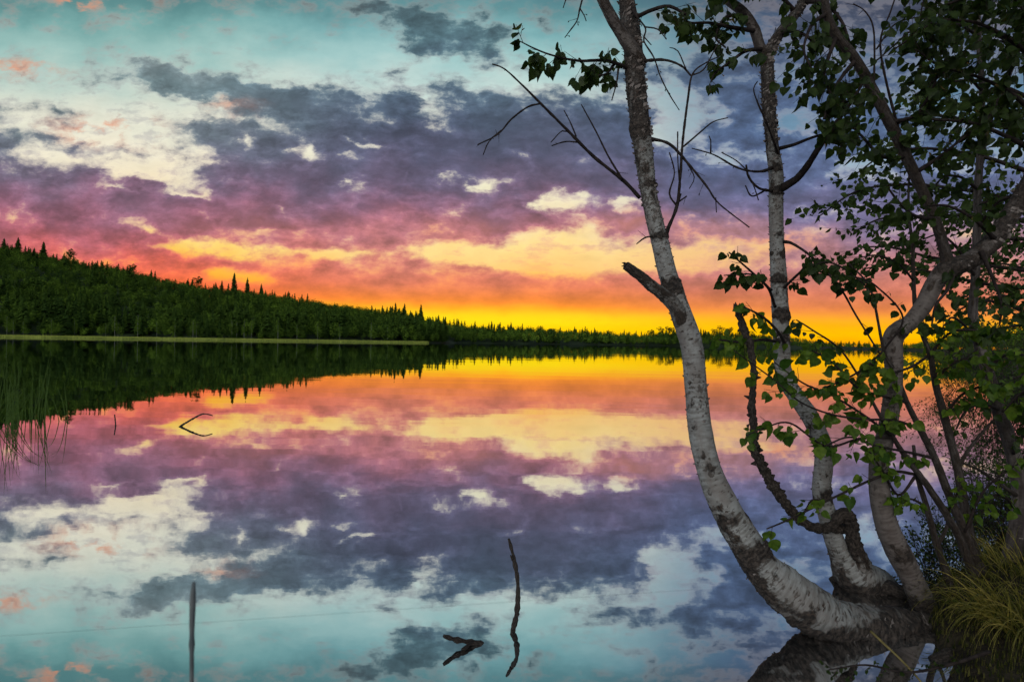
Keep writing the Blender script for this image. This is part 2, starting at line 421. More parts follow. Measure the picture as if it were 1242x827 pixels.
def smoothpath(cps, step):
    """Catmull-Rom through rows of numbers (x,y,z,r,...) resampled at about `step` metres"""
    c = [np.array(p, dtype=float) for p in cps]
    c = [2 * c[0] - c[1]] + c + [2 * c[-1] - c[-2]]
    out = []
    for i in range(1, len(c) - 2):
        L = np.linalg.norm(c[i + 1][:3] - c[i][:3]); n = max(1, int(L / step))
        for k in range(n):
            t = k / n
            out.append(0.5 * ((2 * c[i]) + (-c[i - 1] + c[i + 1]) * t + (2 * c[i - 1] - 5 * c[i] + 4 * c[i + 1] - c[i + 2]) * t * t + (-c[i - 1] + 3 * c[i] - 3 * c[i + 1] + c[i + 2]) * t ** 3))
    out.append(c[-2])
    return out

def pxpath(rows, step):
    """rows (px, py, radius px, depth) -> 3D path and radii"""
    cps = []
    for (x, y, r, d) in rows:
        p = P(x, y, d); cps.append((p.x, p.y, p.z, r * d / F))
    o = smoothpath(cps, step)
    return [Vector(a[:3]) for a in o], [max(0.0006, a[3]) for a in o]

# ------------------------------------------------------------------ materials
def attr(b, name):
    n = b.node('ShaderNodeAttribute', attribute_name=name); return n.outputs['Fac']

def principled(b, out, col, rough=0.8, bump=None, spec=0.3):
    p = b.node('ShaderNodeBsdfPrincipled')
    b.put(p.inputs['Base Color'], col); b.put(p.inputs['Roughness'], rough)
    p.inputs['Specular IOR Level'].default_value = spec
    if bump is not None: b.put(p.inputs['Normal'], bump)
    b.nt.links.new(p.outputs[0], out.inputs[0])
    return p

def bark_mat(name, pale=(0.50, 0.50, 0.47), rough_dark=(0.035, 0.026, 0.02), amount=0.0, brown=0.0):
    m, b, out = mat(name)
    uv = b.node('ShaderNodeUVMap', uv_map='UVMap').outputs[0]
    u, v, _ = b.sep(uv)
    ang = b.m('MULTIPLY', u, 2 * PI)
    cyl = b.xyz(b.m('MULTIPLY', b.m('COSINE', ang), 0.10), b.m('MULTIPLY', b.m('SINE', ang), 0.10), v)
    def n(sc, st, det, ro=0.55): return b.noise(b.vm('MULTIPLY', cyl, (1, 1, st)), sc, det, ro, dim='3D')[0]
    bands = n(9, 9.0, 4)              # fine horizontal bands round the stem
    lent = n(22, 3.2, 4, 0.6)              # short dark dashes
    patch = n(9, 1.3, 5, 0.62)        # dark rough patches
    big = n(4, 0.8, 3)
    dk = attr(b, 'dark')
    pale2 = tuple(c * 0.62 for c in pale)
    col = b.mix(b.mapr(bands, 0.36, 0.62), (pale2[0], pale2[1] * .96, pale2[2] * .92, 1), (*pale, 1))
    col = b.mix(b.m('MULTIPLY', b.mapr(n(6, 0.7, 5, 0.65), 0.40, 0.66), 0.75), col, (0.17, 0.145, 0.13, 1))
    ld = b.mapr(b.m('ADD', lent, b.m('ADD', b.m('MULTIPLY', b.m('SUBTRACT', big, 0.5), 0.5), b.m('MULTIPLY', dk, 0.22))), 0.55, 0.65)
    col = b.mix(b.m('MULTIPLY', ld, 0.85), col, (0.07, 0.055, 0.045, 1))
    thr = b.m('SUBTRACT', 0.70 - amount, b.m('MULTIPLY', dk, 0.42))
    pm = b.mapr(b.m('SUBTRACT', patch, thr), -0.03, 0.06)
    dcol = b.mix(b.mapr(n(60, 1.0, 3), 0.4, 0.65), (*rough_dark, 1), (0.065, 0.045, 0.034, 1))
    col = b.mix(pm, col, dcol)
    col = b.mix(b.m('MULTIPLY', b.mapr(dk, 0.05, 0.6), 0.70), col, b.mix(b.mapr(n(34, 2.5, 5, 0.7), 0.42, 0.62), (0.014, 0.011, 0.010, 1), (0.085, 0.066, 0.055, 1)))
    if brown: col = b.mix(brown, col, (0.075, 0.05, 0.038, 1))
    h = b.m('ADD', b.m('MULTIPLY', bands, 0.35), b.m('SUBTRACT', b.m('MULTIPLY', n(60, 1.0, 4), b.m('ADD', 0.15, b.m('MULTIPLY', pm, 1.0))), b.m('MULTIPLY', ld, 0.3)))
    bp = b.node('ShaderNodeBump'); bp.inputs['Strength'].default_value = 0.9; bp.inputs['Distance'].default_value = 0.006
    b.put(bp.inputs['Height'], h)
    principled(b, out, col, 0.72, bp.outputs[0], 0.25)
    return m

def leaf_mat(name, ca, cb, trans=0.5, rim=0.0):
    m, b, out = mat(name)
    geo = b.node('ShaderNodeNewGeometry')
    rnd = geo.outputs['Random Per Island']
    col = b.mix(rnd, (*ca, 1), (*cb, 1))
    tcn = b.node('ShaderNodeTexCoord')
    nn = b.noise(tcn.outputs['Object'], 60, 3, dim='3D')[0]
    col = b.vm('SCALE', col, b.mapr(nn, 0.3, 0.7, 0.7, 1.3))
    p = b.node('ShaderNodeBsdfPrincipled')
    b.put(p.inputs['Base Color'], col); p.inputs['Roughness'].default_value = 0.5
    p.inputs['Specular IOR Level'].default_value = 0.18
    tr = b.node('ShaderNodeBsdfTranslucent')
    b.put(tr.inputs[0], b.vm('MULTIPLY', col, (1.5, 1.7, 0.7)))
    mx = b.node('ShaderNodeMixShader'); mx.inputs[0].default_value = trans
    b.nt.links.new(p.outputs[0], mx.inputs[1]); b.nt.links.new(tr.outputs[0], mx.inputs[2])
    b.nt.links.new(mx.outputs[0], out.inputs[0])
    return m

def tint_mat(name, lo, hi, trans=0.0, nscale=0.6):
    m, b, out = mat(name)
    t = attr(b, 'tint')
    geo = b.node('ShaderNodeNewGeometry')
    tcn = b.node('ShaderNodeTexCoord')
    nn = b.noise(tcn.outputs['Object'], nscale, 3, dim='3D')[0]
    f = b.m('ADD', t, b.m('MULTIPLY', b.m('SUBTRACT', nn, 0.5), 0.5), clamp=True)
    col = b.mix(f, (*lo, 1), (*hi, 1))
    d = b.node('ShaderNodeBsdfDiffuse'); b.put(d.inputs[0], col)
    if trans:
        tr = b.node('ShaderNodeBsdfTranslucent'); b.put(tr.inputs[0], col)
        mx = b.node('ShaderNodeMixShader'); mx.inputs[0].default_value = trans
        b.nt.links.new(d.outputs[0], mx.inputs[1]); b.nt.links.new(tr.outputs[0], mx.inputs[2])
        b.nt.links.new(mx.outputs[0], out.inputs[0])
    else: b.nt.links.new(d.outputs[0], out.inputs[0])
    return m

def plain_mat(name, ca, cb, scale=8, rough=0.85, bumpd=0.0):
    m, b, out = mat(name)
    tcn = b.node('ShaderNodeTexCoord')
    nn = b.noise(tcn.outputs['Object'], scale, 5, dim='3D')[0]
    col = b.mix(b.mapr(nn, 0.35, 0.65), (*ca, 1), (*cb, 1))
    bp = None
    if bumpd:
        bpn = b.node('ShaderNodeBump'); bpn.inputs['Strength'].default_value = 1.0; bpn.inputs['Distance'].default_value = bumpd
        b.put(bpn.inputs['Height'], b.noise(tcn.outputs['Object'], scale * 3, 5, dim='3D')[0]); bp = bpn.outputs[0]
    principled(b, out, col, rough, bp, 0.2)
    return m

M_BARK = bark_mat('birch_bark', (0.30, 0.297, 0.285), (0.016, 0.013, 0.011), amount=0.05)
M_BARK2 = bark_mat('birch_bark_rough', (0.22, 0.21, 0.195), amount=0.12)
M_BARK3 = bark_mat('bark_brownish', (0.085, 0.068, 0.062), amount=0.10)
M_BARK4 = bark_mat('bark_warm_grey', (0.145, 0.118, 0.106), amount=0.08)
M_STEM = bark_mat('bark_dark_stem', (0.05, 0.038, 0.036), amount=0.10)
M_DEAD = bark_mat('bark_dead', (0.06, 0.045, 0.038), amount=0.25)
M_TWIG = plain_mat('twig', (0.016, 0.011, 0.010), (0.035, 0.025, 0.022), 40)
M_LEAF = leaf_mat('birch_leaf', (0.016, 0.030, 0.007), (0.036, 0.058, 0.011), 0.35)  # crown leaves, their shade put into a darker colour
M_LEAF_LIT = leaf_mat('birch_leaf_lit', (0.032, 0.075, 0.010), (0.12, 0.18, 0.02), 0.45)  # brighter copy of the leaf for lower twigs, light painted into its colour
M_LEAF_FINE = leaf_mat('small_leaf', (0.022, 0.042, 0.01), (0.05, 0.08, 0.015), 0.3)
M_FLAKE = plain_mat('bark_flake', (0.05, 0.035, 0.028), (0.26, 0.22, 0.2), 30)
M_SOIL = plain_mat('bank_soil', (0.018, 0.013, 0.009), (0.045, 0.034, 0.02), 9, bumpd=0.03)
M_GRASS = leaf_mat('grass_blade', (0.05, 0.07, 0.012), (0.30, 0.23, 0.06), 0.35)
M_REED = leaf_mat('reed_blade', (0.02, 0.045, 0.01), (0.07, 0.12, 0.02), 0.3)
M_HILL = plain_mat('hill_floor', (0.012, 0.02, 0.006), (0.03, 0.045, 0.012), 0.05)
M_MEADOW = plain_mat('shore_meadow', (0.13, 0.17, 0.03), (0.24, 0.27, 0.05), 0.08)
M_FOREST = tint_mat('forest_foliage', (0.036, 0.07, 0.016), (0.18, 0.29, 0.036), 0.25, 0.02)
M_SHORE_REED = tint_mat('shore_reed', (0.20, 0.25, 0.05), (0.42, 0.45, 0.10), 0.3, 0.05)
M_FAR_TRUNK = plain_mat('far_pale_trunk', (0.22, 0.22, 0.20), (0.36, 0.36, 0.33), 1.0)
M_FAR_DARK = plain_mat('far_dark_trunk', (0.04, 0.03, 0.025), (0.07, 0.055, 0.045), 1.0)

# ------------------------------------------------------------------ far terrain
def interp(x, xs, ys): return float(np.interp(x, xs, ys))
def yh(c): return 415 + (c - 621) * math.tan(ROLL)
SKY_C = [-900, -300, 0, 50, 100, 150, 200, 250, 300, 350, 400, 450, 500, 540, 600, 660, 720, 780, 820, 870, 950, 1000, 1100, 1150, 1250, 1900]
SKY_Y = [300, 290, 296, 305, 314, 322, 335, 345, 349, 356, 364, 370, 378, 388, 392, 394, 399, 402, 397, 400, 405, 413, 416, 408, 400, 400]
def ysky(c): return interp(c, SKY_C, SKY_Y)
def Ds(c): return interp(c, [-900, 0, 340, 515, 535, 560, 700, 820, 1000, 1110, 1160, 1200, 1900], [230, 250, 285, 320, 330, 430, 520, 560, 480, 330, 110, 70, 60])
def Dr(c): return interp(c, [-900, 0, 250, 500, 560, 700, 1000, 1110, 1160, 1900], [520, 540, 540, 470, 520, 620, 620, 430, 190, 160])
def treeH(c): return interp(c, [0, 500, 560, 820, 1000, 1110, 1160], [13, 13, 13, 12, 6, 5, 7])
def ridge(c):
    return max(0.8, (yh(c) - ysky(c)) / F * Dr(c) + 1.2 - treeH(c) * 0.95)
def landz(c, d):
    a, r = Ds(c), Dr(c)
    if d < a: return -0.6
    h = ridge(c)
    if d <= r:
        t = (d - a) / (r - a)
        flat = min(1.0, max(0.0, (d - a) / 12.0)) * 0.35
        s = t * t * (3 - 2 * t) * 0.75 + t * 0.25
        if t < 0.07: s *= t / 0.07
        return flat + 0.12 + h * s + 1.2 * mnoise.noise(Vector((c * .02, d * .03, 0))) * min(1, max(0, (d - a) / 60))
    return h + 0.5 - (d - r) * 0.25
cols = np.linspace(-900, 1900, 281)
V = []; T = []
rows_t = [-0.02, 0.0, 0.004, 0.02, 0.05, 0.09, 0.14, 0.2, 0.27, 0.35, 0.44, 0.53, 0.62, 0.72, 0.82, 0.91, 1.0, 1.15, 1.5, 2.2]
for c in cols:
    for t in rows_t:
        d = Ds(c) + t * (Dr(c) - Ds(c))
        w = Vector(((c - 621) / F * d, d))
        V.append((w.x, w.y, landz(c, d) if t >= 0 else -0.6))
nr = len(rows_t)
for i in range(len(cols) - 1):
    for j in range(nr - 1):
        a = i * nr + j; b2 = a + nr
        T += [(a, b2, b2 + 1), (a, b2 + 1, a + 1)]
hill = tri_mesh('hills', V, T, M_HILL, smooth=True)
tag(hill, 'wooded hillside running down to the far shore', kind='structure')

# pale meadow strip along the left shore
V = []; T = []
mc = np.linspace(-250, 518, 160)
for i, c in enumerate(mc):
    wd = interp(c, [-250, 320, 350, 400, 518], [17, 15, 4, 8, 0.5]) * (0.75 + 0.9 * mnoise.noise(Vector((c * 0.03, 2, 0))))
    for k, t in enumerate((0, 0.12, 1.0)):
        d = Ds(c) - wd + t * (wd + 5)
        V.append(((c - 621) / F * d, d, (-0.1, 0.10, 0.42)[k]))
for i in range(len(mc) - 1):
    for k in range(2):
        a = i * 3 + k; T += [(a, a + 3, a + 4), (a, a + 4, a + 1)]
tag(tri_mesh('shore_meadow', V, T, M_MEADOW, smooth=True), 'pale green marsh strip along the far left shore', kind='structure')
V = []; T = []; tn = []
for i in range(15000):
    c = RNG.uniform(-250, 520)
    wd = interp(c, [-250, 320, 350, 400, 518], [17, 15, 4, 8, 0.5]) * (0.75 + 0.9 * mnoise.noise(Vector((c * 0.03, 2, 0))))
    d = Ds(c) - wd * (RNG.random() ** 1.5) + RNG.uniform(0, 3)
    x = (c - 621) / F * d; w = RNG.uniform(.08, .22); h = RNG.uniform(.5, 1.3)
    z = 0.0; a = RNG.uniform(-.25, .25)
    k = len(V); V += [(x - w, d, z), (x + w, d, z), (x + a, d + RNG.uniform(-.2, .2), z + h)]; T.append((k, k + 1, k + 2))
    tn += [RNG.random()] * 3
tag(tri_mesh('shore_reeds', V, T, M_SHORE_REED, tint=tn), 'pale yellow green sedge standing along the far left shore', 'sedge', kind='stuff')

# ------------------------------------------------------------------ far trees
def conifer_tpl(rs, n=120, spread=0.15):
    V = []; T = []
    for k in range(n):
        t = 0.10 + 0.9 * (k + rs.random()) / n
        R = spread * (1 - t) ** 0.75 + 0.012
        R *= rs.uniform(0.55, 1.15)
        a = rs.uniform(0, 2 * PI); w = R * rs.uniform(0.35, 0.6) + 0.006
        ca, sa = math.cos(a), math.sin(a)
        q = len(V); dr = rs.uniform(-0.05, 0.0) - R * 0.15
        V += [(0.1 * R * ca, 0.1 * R * sa, t + 0.02), (R * .75 * ca - w * sa, R * .75 * sa + w * ca, t + dr), (R * 1.1 * ca, R * 1.1 * sa, t + dr - .01), (R * .75 * ca + w * sa, R * .75 * sa - w * ca, t + dr - .012)]
        T += [(q, q + 1, q + 2), (q, q + 2, q + 3)]
    q = len(V); V += [(-.008, 0, .93), (.008, 0, .93), (0, 0, 1.06)]; T.append((q, q + 1, q + 2))
    return np.array(V), np.array(T)
def broad_tpl(rs, n=150, w=0.24, base=0.25, leafsz=0.045):
    V = []; T = []
    lobes = [(rs.uniform(-.1, .1), rs.uniform(-.1, .1), rs.uniform(base + .15, .85), rs.uniform(.09, .17)) for _ in range(7)] + [(0, 0, .6, w * .8)]
    for k in range(n):
        lx, ly, lz, lr = lobes[rs.randrange(len(lobes))]
        d = Vector((rs.gauss(0, 1), rs.gauss(0, 1), rs.gauss(0, 1))).normalized() * lr * rs.uniform(.6, 1.05)
        p = Vector((lx + d.x, ly + d.y, lz + d.z * 1.15))
        s = leafsz * rs.uniform(.5, 1.2)
        a = Vector((rs.gauss(0, 1), rs.gauss(0, 1), rs.gauss(0, .6))).normalized() * s
        b_ = Vector((rs.gauss(0, 1), rs.gauss(0, 1), rs.gauss(0, .6))).normalized() * s
        q = len(V); V += [tuple(p - a), tuple(p + b_ * .7), tuple(p + a), tuple(p - b_ * .7)]
        T += [(q, q + 1, q + 2), (q, q + 2, q + 3)]
    return np.array(V), np.array(T)
def pine_tpl(rs, n=140): 
    V, T = broad_tpl(rs, n, .2, .2, .045)
    V[:, 2] = V[:, 2] * 0.95 + .06
    return V, T
rs = random.Random(5)
CON = [conifer_tpl(rs) for _ in range(4)]
BRO = [broad_tpl(rs) for _ in range(4)]
CON_HI = [conifer_tpl(rs, 260, .14) for _ in range(3)]
BRO_HI = [broad_tpl(rs, 420, .22, .2, .032) for _ in range(3)]
PIN_HI = [pine_tpl(rs, 300) for _ in range(3)]

def put_tree(acc, tpl, x, y, z, h, rot, tint, wide=1.0):
    V, T = tpl
    ca, sa = math.cos(rot) * h * wide, math.sin(rot) * h * wide
    W_ = np.empty_like(V)
    W_[:, 0] = x + V[:, 0] * ca - V[:, 1] * sa; W_[:, 1] = y + V[:, 0] * sa + V[:, 1] * ca; W_[:, 2] = z + V[:, 2] * h
    acc[1].append(T + acc[3]); acc[0].append(W_); acc[2].append(np.full(len(V), tint)); acc[3] += len(V)

acc = [[], [], [], 0]
r2 = random.Random(21)
def scatter(n, c0, c1, dense_front=0.0):
    k = 0
    while k < n:
        c = r2.uniform(c0, c1); a, r = Ds(c), Dr(c)
        d = a + 3 + (r + 14 - a) * (r2.random() ** (1 + dense_front))
        if r2.random() > d / (r + 20): continue
        k += 1
        x = (c - 621) / F * d; z = landz(c, d)
        t = (d - a) / (r - a)
        H = treeH(c)
        pn = mnoise.noise(Vector((x * .018, d * .018, 3)))
        far = c > 545
        pc = 0.34 - 1.1 * pn - (0.22 if t > .35 else 0) + (0.15 if .04 < t < .25 else 0)
        if far: pc = 0.16 - .5 * pn
        if c > 1100: pc = 0
        if t < 0.06: pc = .2
        if r2.random() < pc:
            h = H * r2.uniform(.6, 1.12) * (1.15 if .04 < t < .3 and not far else 1.0)
            put_tree(acc, r2.choice(CON), x, d, z - .3, h, r2.uniform(0, 6.28), max(0, r2.gauss(.10, .09)), r2.uniform(1.1, 1.7))
        else:
            h = H * r2.uniform(.6, 1.02) * (.7 if t < .06 else 1)
            put_tree(acc, r2.choice(BRO), x, d, z - h * .18, h, r2.uniform(0, 6.28), max(0, min(1, r2.gauss((.42 if not far else .55) - .5 * pn, .24))), r2.uniform(1.0, 1.45))
scatter(4300, -170, 535)
scatter(1700, 520, 1010)
scatter(260, 1000, 1120)
scatter(500, 1110, 1400)
tag(tri_mesh('forest', np.concatenate(acc[0]), np.concatenate(acc[1]), M_FOREST, tint=np.concatenate(acc[2])),
    'dense dark green mixed forest covering the far hillside and shore', 'forest', kind='stuff')

# trees that stand out one by one: emergent tops on the ridge, pale stems by the water
def trunk_mesh(h, r, material, name='trunk'):
    mb = MB()
    mb.tube([Vector((0, 0, -.05)), Vector((.01 * h, 0, h * .5)), Vector((0, 0.01 * h, h * .93))], [r, r * .7, r * .2], 6)
    return mb.build(name, material)
PROTO = {}
def single_tree(kind, name, label, cat, group, x, y, z, h, tint, wide=1.0):
    key = (kind, r2.randrange(3))
    t = empty(name, (x, y, z)); tag(t, label, cat, group)
    if key not in PROTO:
        tpl = {'con': CON_HI, 'bro': BRO_HI, 'pin': PIN_HI}[kind][key[1]]
        cr = tri_mesh('crown', tpl[0], tpl[1], M_FOREST, tint=np.full(len(tpl[0]), {'con': .03, 'bro': .5, 'pin': .12}[kind]))
        tr = trunk_mesh(1.0, .012 if kind != 'bro' else .013, M_FAR_TRUNK if kind == 'bro' else M_FAR_DARK)
        PROTO[key] = (cr, tr)
    else:
        cr, tr = (o.copy() for o in PROTO[key]); COL.objects.link(cr); COL.objects.link(tr)
    cr.parent = t; tr.parent = t
    t.scale = (h * wide, h * wide, h); t.rotation_euler = (0, 0, r2.uniform(0, 6.28))
    return t
def on_ridge(px, top, kind, label, wide=1.0, hmin=5.0, back=0.97):
    d = Ds(px) + (Dr(px) - Ds(px)) * back
    z = landz(px, d)
    zt = 1.2 + (yh(px) - top) / F * d
    h = max(hmin, zt - z)
    nm, cat = {'con': ('spruce_tree', 'spruce'), 'pin': ('pine_tree', 'pine'), 'bro': ('broadleaf_tree', 'tree')}[kind]
    single_tree(kind, nm, label, cat, 'trees standing out on the far skyline', (px - 621) / F * d, d, z, h, .1, wide)
LEFT_TOPS = [(3, 289, 'con', 'dark spruce top at the very left edge of the ridge'), (20, 288, 'con', 'bushy conifer top on the ridge, tallest at the left end of the hill'),
             (51, 293, 'con', 'narrow conifer standing alone on the left ridge, right of the bushy one'), (83, 301, 'pin', 'small round topped conifer low on the left ridge')]
for px, top, k, lab in LEFT_TOPS: on_ridge(px, top, k, lab, 1.7 if k == 'con' else 1.1)
for px, top, k, lab in [(240, 334, 'pin', 'broad pine crown left of the bright orange gap in the clouds over the ridge'), (268, 340, 'con', 'short spruce between the broad pine crown and the tall forked spruces on the ridge'),
                        (283, 331, 'con', 'tallest ridge spruce in front of the low yellow cloud gap'), (299, 337, 'con', 'slimmer spruce directly right of the tallest one before the yellow cloud gap'),
                        (316, 344, 'con', 'small spruce at the right end of the ridge group before the yellow cloud gap'), (160, 319, 'pin', 'low rounded pine on the falling ridge of the left hill'),
                        (479, 367, 'con', 'first of the three spire like spruces at the foot of the ridge'), (490, 368, 'con', 'middle spire of the three spruces at the foot of the ridge'),
                        (510, 369, 'con', 'widest right hand spire of the three spruces at the foot of the ridge'), (596, 389, 'con', 'lone pointed spruce over the low wood in front of the brightest yellow sky'),
                        (655, 393, 'pin', 'flat round clump of pine right of the lone pointed spruce on the low far wood')]:
    on_ridge(px, top, k, lab, 1.3, 4.0, .93 if px > 450 else .97)
for px, top in [(790, 399), (801, 396), (812, 395), (866, 397), (874, 395), (884, 396), (897, 399), (912, 401), (926, 402), (706, 398), (738, 400)]:
    on_ridge(px, top, 'pin', 'dark pine silhouette against the yellow sky on the low far wood', 1.5, 4.0, .9)
# shoreline birches with pale stems
shore = [(8, 388), (16, 392), (28, 390), (128, 392), (139, 389), (143, 391), (167, 386), (190, 390), (234, 388), (238, 392), (212, 391), (281, 390), (287, 391), (296, 388), (305, 391), (62, 393), (90, 391), (337, 392), (360, 393), (385, 394), (412, 396), (450, 395), (470, 397)]
for i, (px, top) in enumerate(shore):
    d = Ds(px) + r2.uniform(1, 6); z = landz(px, d)
    h = (yh(px) - top) / F * d + 1.2 - z + r2.uniform(0, 3)
    single_tree('bro', 'birch_tree', 'slender pale stemmed birch at the dark forest edge on the far left shore', 'birch', 'pale stemmed birches along the far shore', (px - 621) / F * d, d, z, h, .5, r2.uniform(.55, .75))

# ------------------------------------------------------------------ near bank
def smooth(a, b, t):
    t = min(1.0, max(0.0, (t - a) / (b - a))); return t * t * (3 - 2 * t)
def edge_x(y):
    """x of the water's edge of the right bank at distance y"""
    c = interp(y, [1.0, 1.5, 1.9, 2.2, 2.45, 2.7, 3.1, 4, 6, 12, 30, 60], [900, 1120, 1150, 1140, 1108, 1108, 1165, 1250, 1275, 1215, 1160, 1150])
    return (c - 621) / F * y
def bankz(x, y):
    n = mnoise.noise(Vector((x * 2.3, y * 2.3, 0))) * .04 + mnoise.noise(Vector((x * 8, y * 8, 4))) * .02
    e = x - edge_x(max(y, 1.0)) + n * 1.5
    w = max(.16, y * .03)
    z1 = -0.35 + 0.42 * smooth(-w, w * .8, e) + .10 * smooth(.1, .9, e) + .25 * smooth(1, 6, e)
    e2 = 0.55 - y + n
    z2 = -0.35 + 0.45 * smooth(-.3, .3, e2)
    return max(z1, z2) + n
xs = np.unique(np.concatenate([np.linspace(-40, 0.5, 26), np.linspace(.5, 4.5, 130), np.linspace(4.5, 14, 50), np.linspace(14, 110, 40)]))
ys = np.unique(np.concatenate([np.linspace(-30, 0, 16), np.linspace(0, 1.2, 14), np.linspace(1.2, 5, 110), np.linspace(5, 14, 40), np.linspace(14, 75, 40)]))
V = [(x, y, bankz(x, y)) for x in xs for y in ys]; T = []
ny = len(ys)
for i in range(len(xs) - 1):
    for j in range(ny - 1):
        a = i * ny + j; b2 = a + ny
        if max(V[a][2], V[b2][2], V[a + 1][2], V[b2 + 1][2]) < -0.1: continue
        T += [(a, b2, b2 + 1), (a, b2 + 1, a + 1)]
tag(tri_mesh('bank', V, T, M_SOIL, smooth=True), 'dark peaty bank under the birches at the right', kind='structure')

# ------------------------------------------------------------------ leaves
_half = [(0.0, 0.0), (0.22, -0.01), (0.40, 0.09), (0.47, 0.22), (0.455, 0.30), (0.47, 0.36), (0.41, 0.47), (0.42, 0.52), (0.31, 0.65), (0.305, 0.70), (0.15, 0.84), (0.0, 1.04)]
def leaf_tpl():
    V = []; T = []
    mids = [0.0, 0.22, 0.42, 0.62, 0.82, 1.06]
    for y in mids: V.append((0, y, 0))
    for sgn in (1, -1):
        s0 = len(V)
        for (x, y) in _half[1:-1]: V.append((sgn * x, y, 0.0))
        ids = [s0 + k for k in range(len(_half) - 2)]
        mi = [0, 0, 1, 1, 2, 2, 3, 3, 4, 4]
        tr = [(0, ids[0], ids[1]), (0, ids[1], 1), (1, ids[1], ids[2]), (1, ids[2], ids[3]), (1, ids[3], 2), (2, ids[3], ids[4]), (2, ids[4], ids[5]), (2, ids[5], 3), (3, ids[5], ids[6]), (3, ids[6], ids[7]), (3, ids[7], 4), (4, ids[7], ids[8]), (4, ids[8], ids[9]), (4, ids[9], 5)]
        if sgn < 0: tr = [(a, c, b) for a, b, c in tr]
        T += tr
    # petiole
    q = len(V); V += [(-.012, 0, 0), (.012, 0, 0), (0.05, -.42, .05), (0, 0, -.02)]
    T += [(q, q + 1, q + 2), (q + 1, q + 3, q + 2)]
    return np.array(V), np.array(T)
LT = leaf_tpl()
ST = (np.array([(0, 0, 0), (.36, .30, 0), (.30, .6, 0), (0, 1, 0), (-.30, .6, 0), (-.36, .30, 0)], float), np.array([(0, 1, 2), (0, 2, 3), (0, 3, 4), (0, 4, 5)]))

class Leaves:
    def __init__(s, seed): s.L = []; s.r = random.Random(seed)
    def add(s, p, size, droop=1.0, out=None):
        r = s.r
        d = Vector((r.gauss(0, .55), r.gauss(0, .55), -droop + r.gauss(0, .35)))
        if out is not None: d += out * .6
        d.normalize()
        nrm = Vector((r.gauss(0, .6), -1.0 + r.gauss(0, .7), r.gauss(0, .6)))
        x = d.cross(nrm)
        if x.length < .1: x = d.cross(Vector((1, 0, 0.2)))
        x.normalize(); n = x.cross(d)
        s.L.append((p, x, d, n, size * r.uniform(.45, 1.2), r.uniform(.0, .6), r.uniform(-.5, .4)))
    def build(s, name, material, parent, tpl=None):
        if not s.L: return None
        V0, T0 = tpl or LT
        P0 = np.array([l[0] for l in s.L]); X = np.array([l[1] for l in s.L]); Dv = np.array([l[2] for l in s.L]); N = np.array([l[3] for l in s.L])
        sz = np.array([l[4] for l in s.L]); fold = np.array([l[5] for l in s.L]); curl = np.array([l[6] for l in s.L])
        x = V0[None, :, 0]; y = V0[None, :, 1]
        off = 0.42 if tpl is None else 0.0
        z = np.abs(x) * fold[:, None] * 1.2 + curl[:, None] * y * y + V0[None, :, 2]
        W_ = P0[:, None] + sz[:, None, None] * (x[..., None] * X[:, None] + (y + off)[..., None] * Dv[:, None] + z[..., None] * N[:, None])
        n = len(V0)
        T = (T0[None] + (np.arange(len(s.L)) * n)[:, None, None]).reshape(-1, 3)
        return tri_mesh(name, W_.reshape(-1, 3), T, material, parent)

def twig_path(p, d, L, r, step=.02, wander=.25, lift=0.0):
    pts = [p.copy()]; d = d.normalized(); q = p.copy(); n = max(3, int(L / step))
    for i in range(n):
        d = (d + Vector((r.gauss(0, 1), r.gauss(0, 1), r.gauss(0, 1) + lift)) * wander * .22).normalized()
        q = q + d * (L / n); pts.append(q.copy())
    return pts

def along(pts, t):
    f = t * (len(pts) - 1); i = min(int(f), len(pts) - 2); return pts[i].lerp(pts[i + 1], f - i), (pts[i + 1] - pts[i]).normalized()

def leafy(parent, rows, n_side=6, side_len=.14, per=4, size=.045, seed=0, t0=.15, mat_l=None, mat_t=None, tpl=None, second=True, label=None, droop=1.0, budded=0, sides=6):
    """a branch traced by (px, py, r px, depth) with side twigs carrying leaves; returns the branch object"""
    r = random.Random(seed * 7 + 3)
    pts, rad = pxpath(rows, .02)
    mb = MB(); mb.tube(pts, rad, sides, bump=.12, freq=60)
    lv = Leaves(seed)
    total = len(pts)
    for k in range(n_side):
        t = t0 + (1 - t0) * (k + r.random()) / n_side
        p, d = along(pts, min(t, .995))
        side = Vector((r.gauss(0, 1), r.gauss(0, .7), r.gauss(0, 1)))
        side = (side - d * side.dot(d)).normalized()
        tp = twig_path(p, d * .8 + side * r.uniform(.5, 1.0), side_len * r.uniform(.4, 1.25), r)
        mb.tube(tp, [max(.0006, .0013 * (1 - .6 * i / len(tp))) for i in range(len(tp))], 4)
        for j in range(per):
            q, dd = along(tp, (j + r.random()) / per)
            lv.add(q, size, droop, dd)
        if second and r.random() < .6:
            q, dd = along(tp, r.uniform(.3, .7))
            tp2 = twig_path(q, dd + Vector((r.gauss(0, 1), r.gauss(0, 1), r.gauss(0, 1))) * .6, side_len * .5, r)
            mb.tube(tp2, [.0008] * len(tp2), 4)
            for j in range(max(1, per // 2)):
                q, dd = along(tp2, r.uniform(.3, 1)); lv.add(q, size * .9, droop, dd)
        for j in range(budded):
            q, dd = along(tp, r.random()); mb.tube([q, q + dd * .004 + Vector((0, 0, -.003)), q + dd * .007 + Vector((0, 0, -.007))], [.001, .0022, .0006], 4)
    tip = pts[-1]
    if per:
        for j in range(3): lv.add(tip, size * .8, droop, (pts[-1] - pts[-2]).normalized())
    b_ = mb.build('branch', mat_t or M_TWIG, parent)
    if label: b_['label'] = label
    lv.build('leaves', mat_l or M_LEAF, b_, tpl)
    return b_

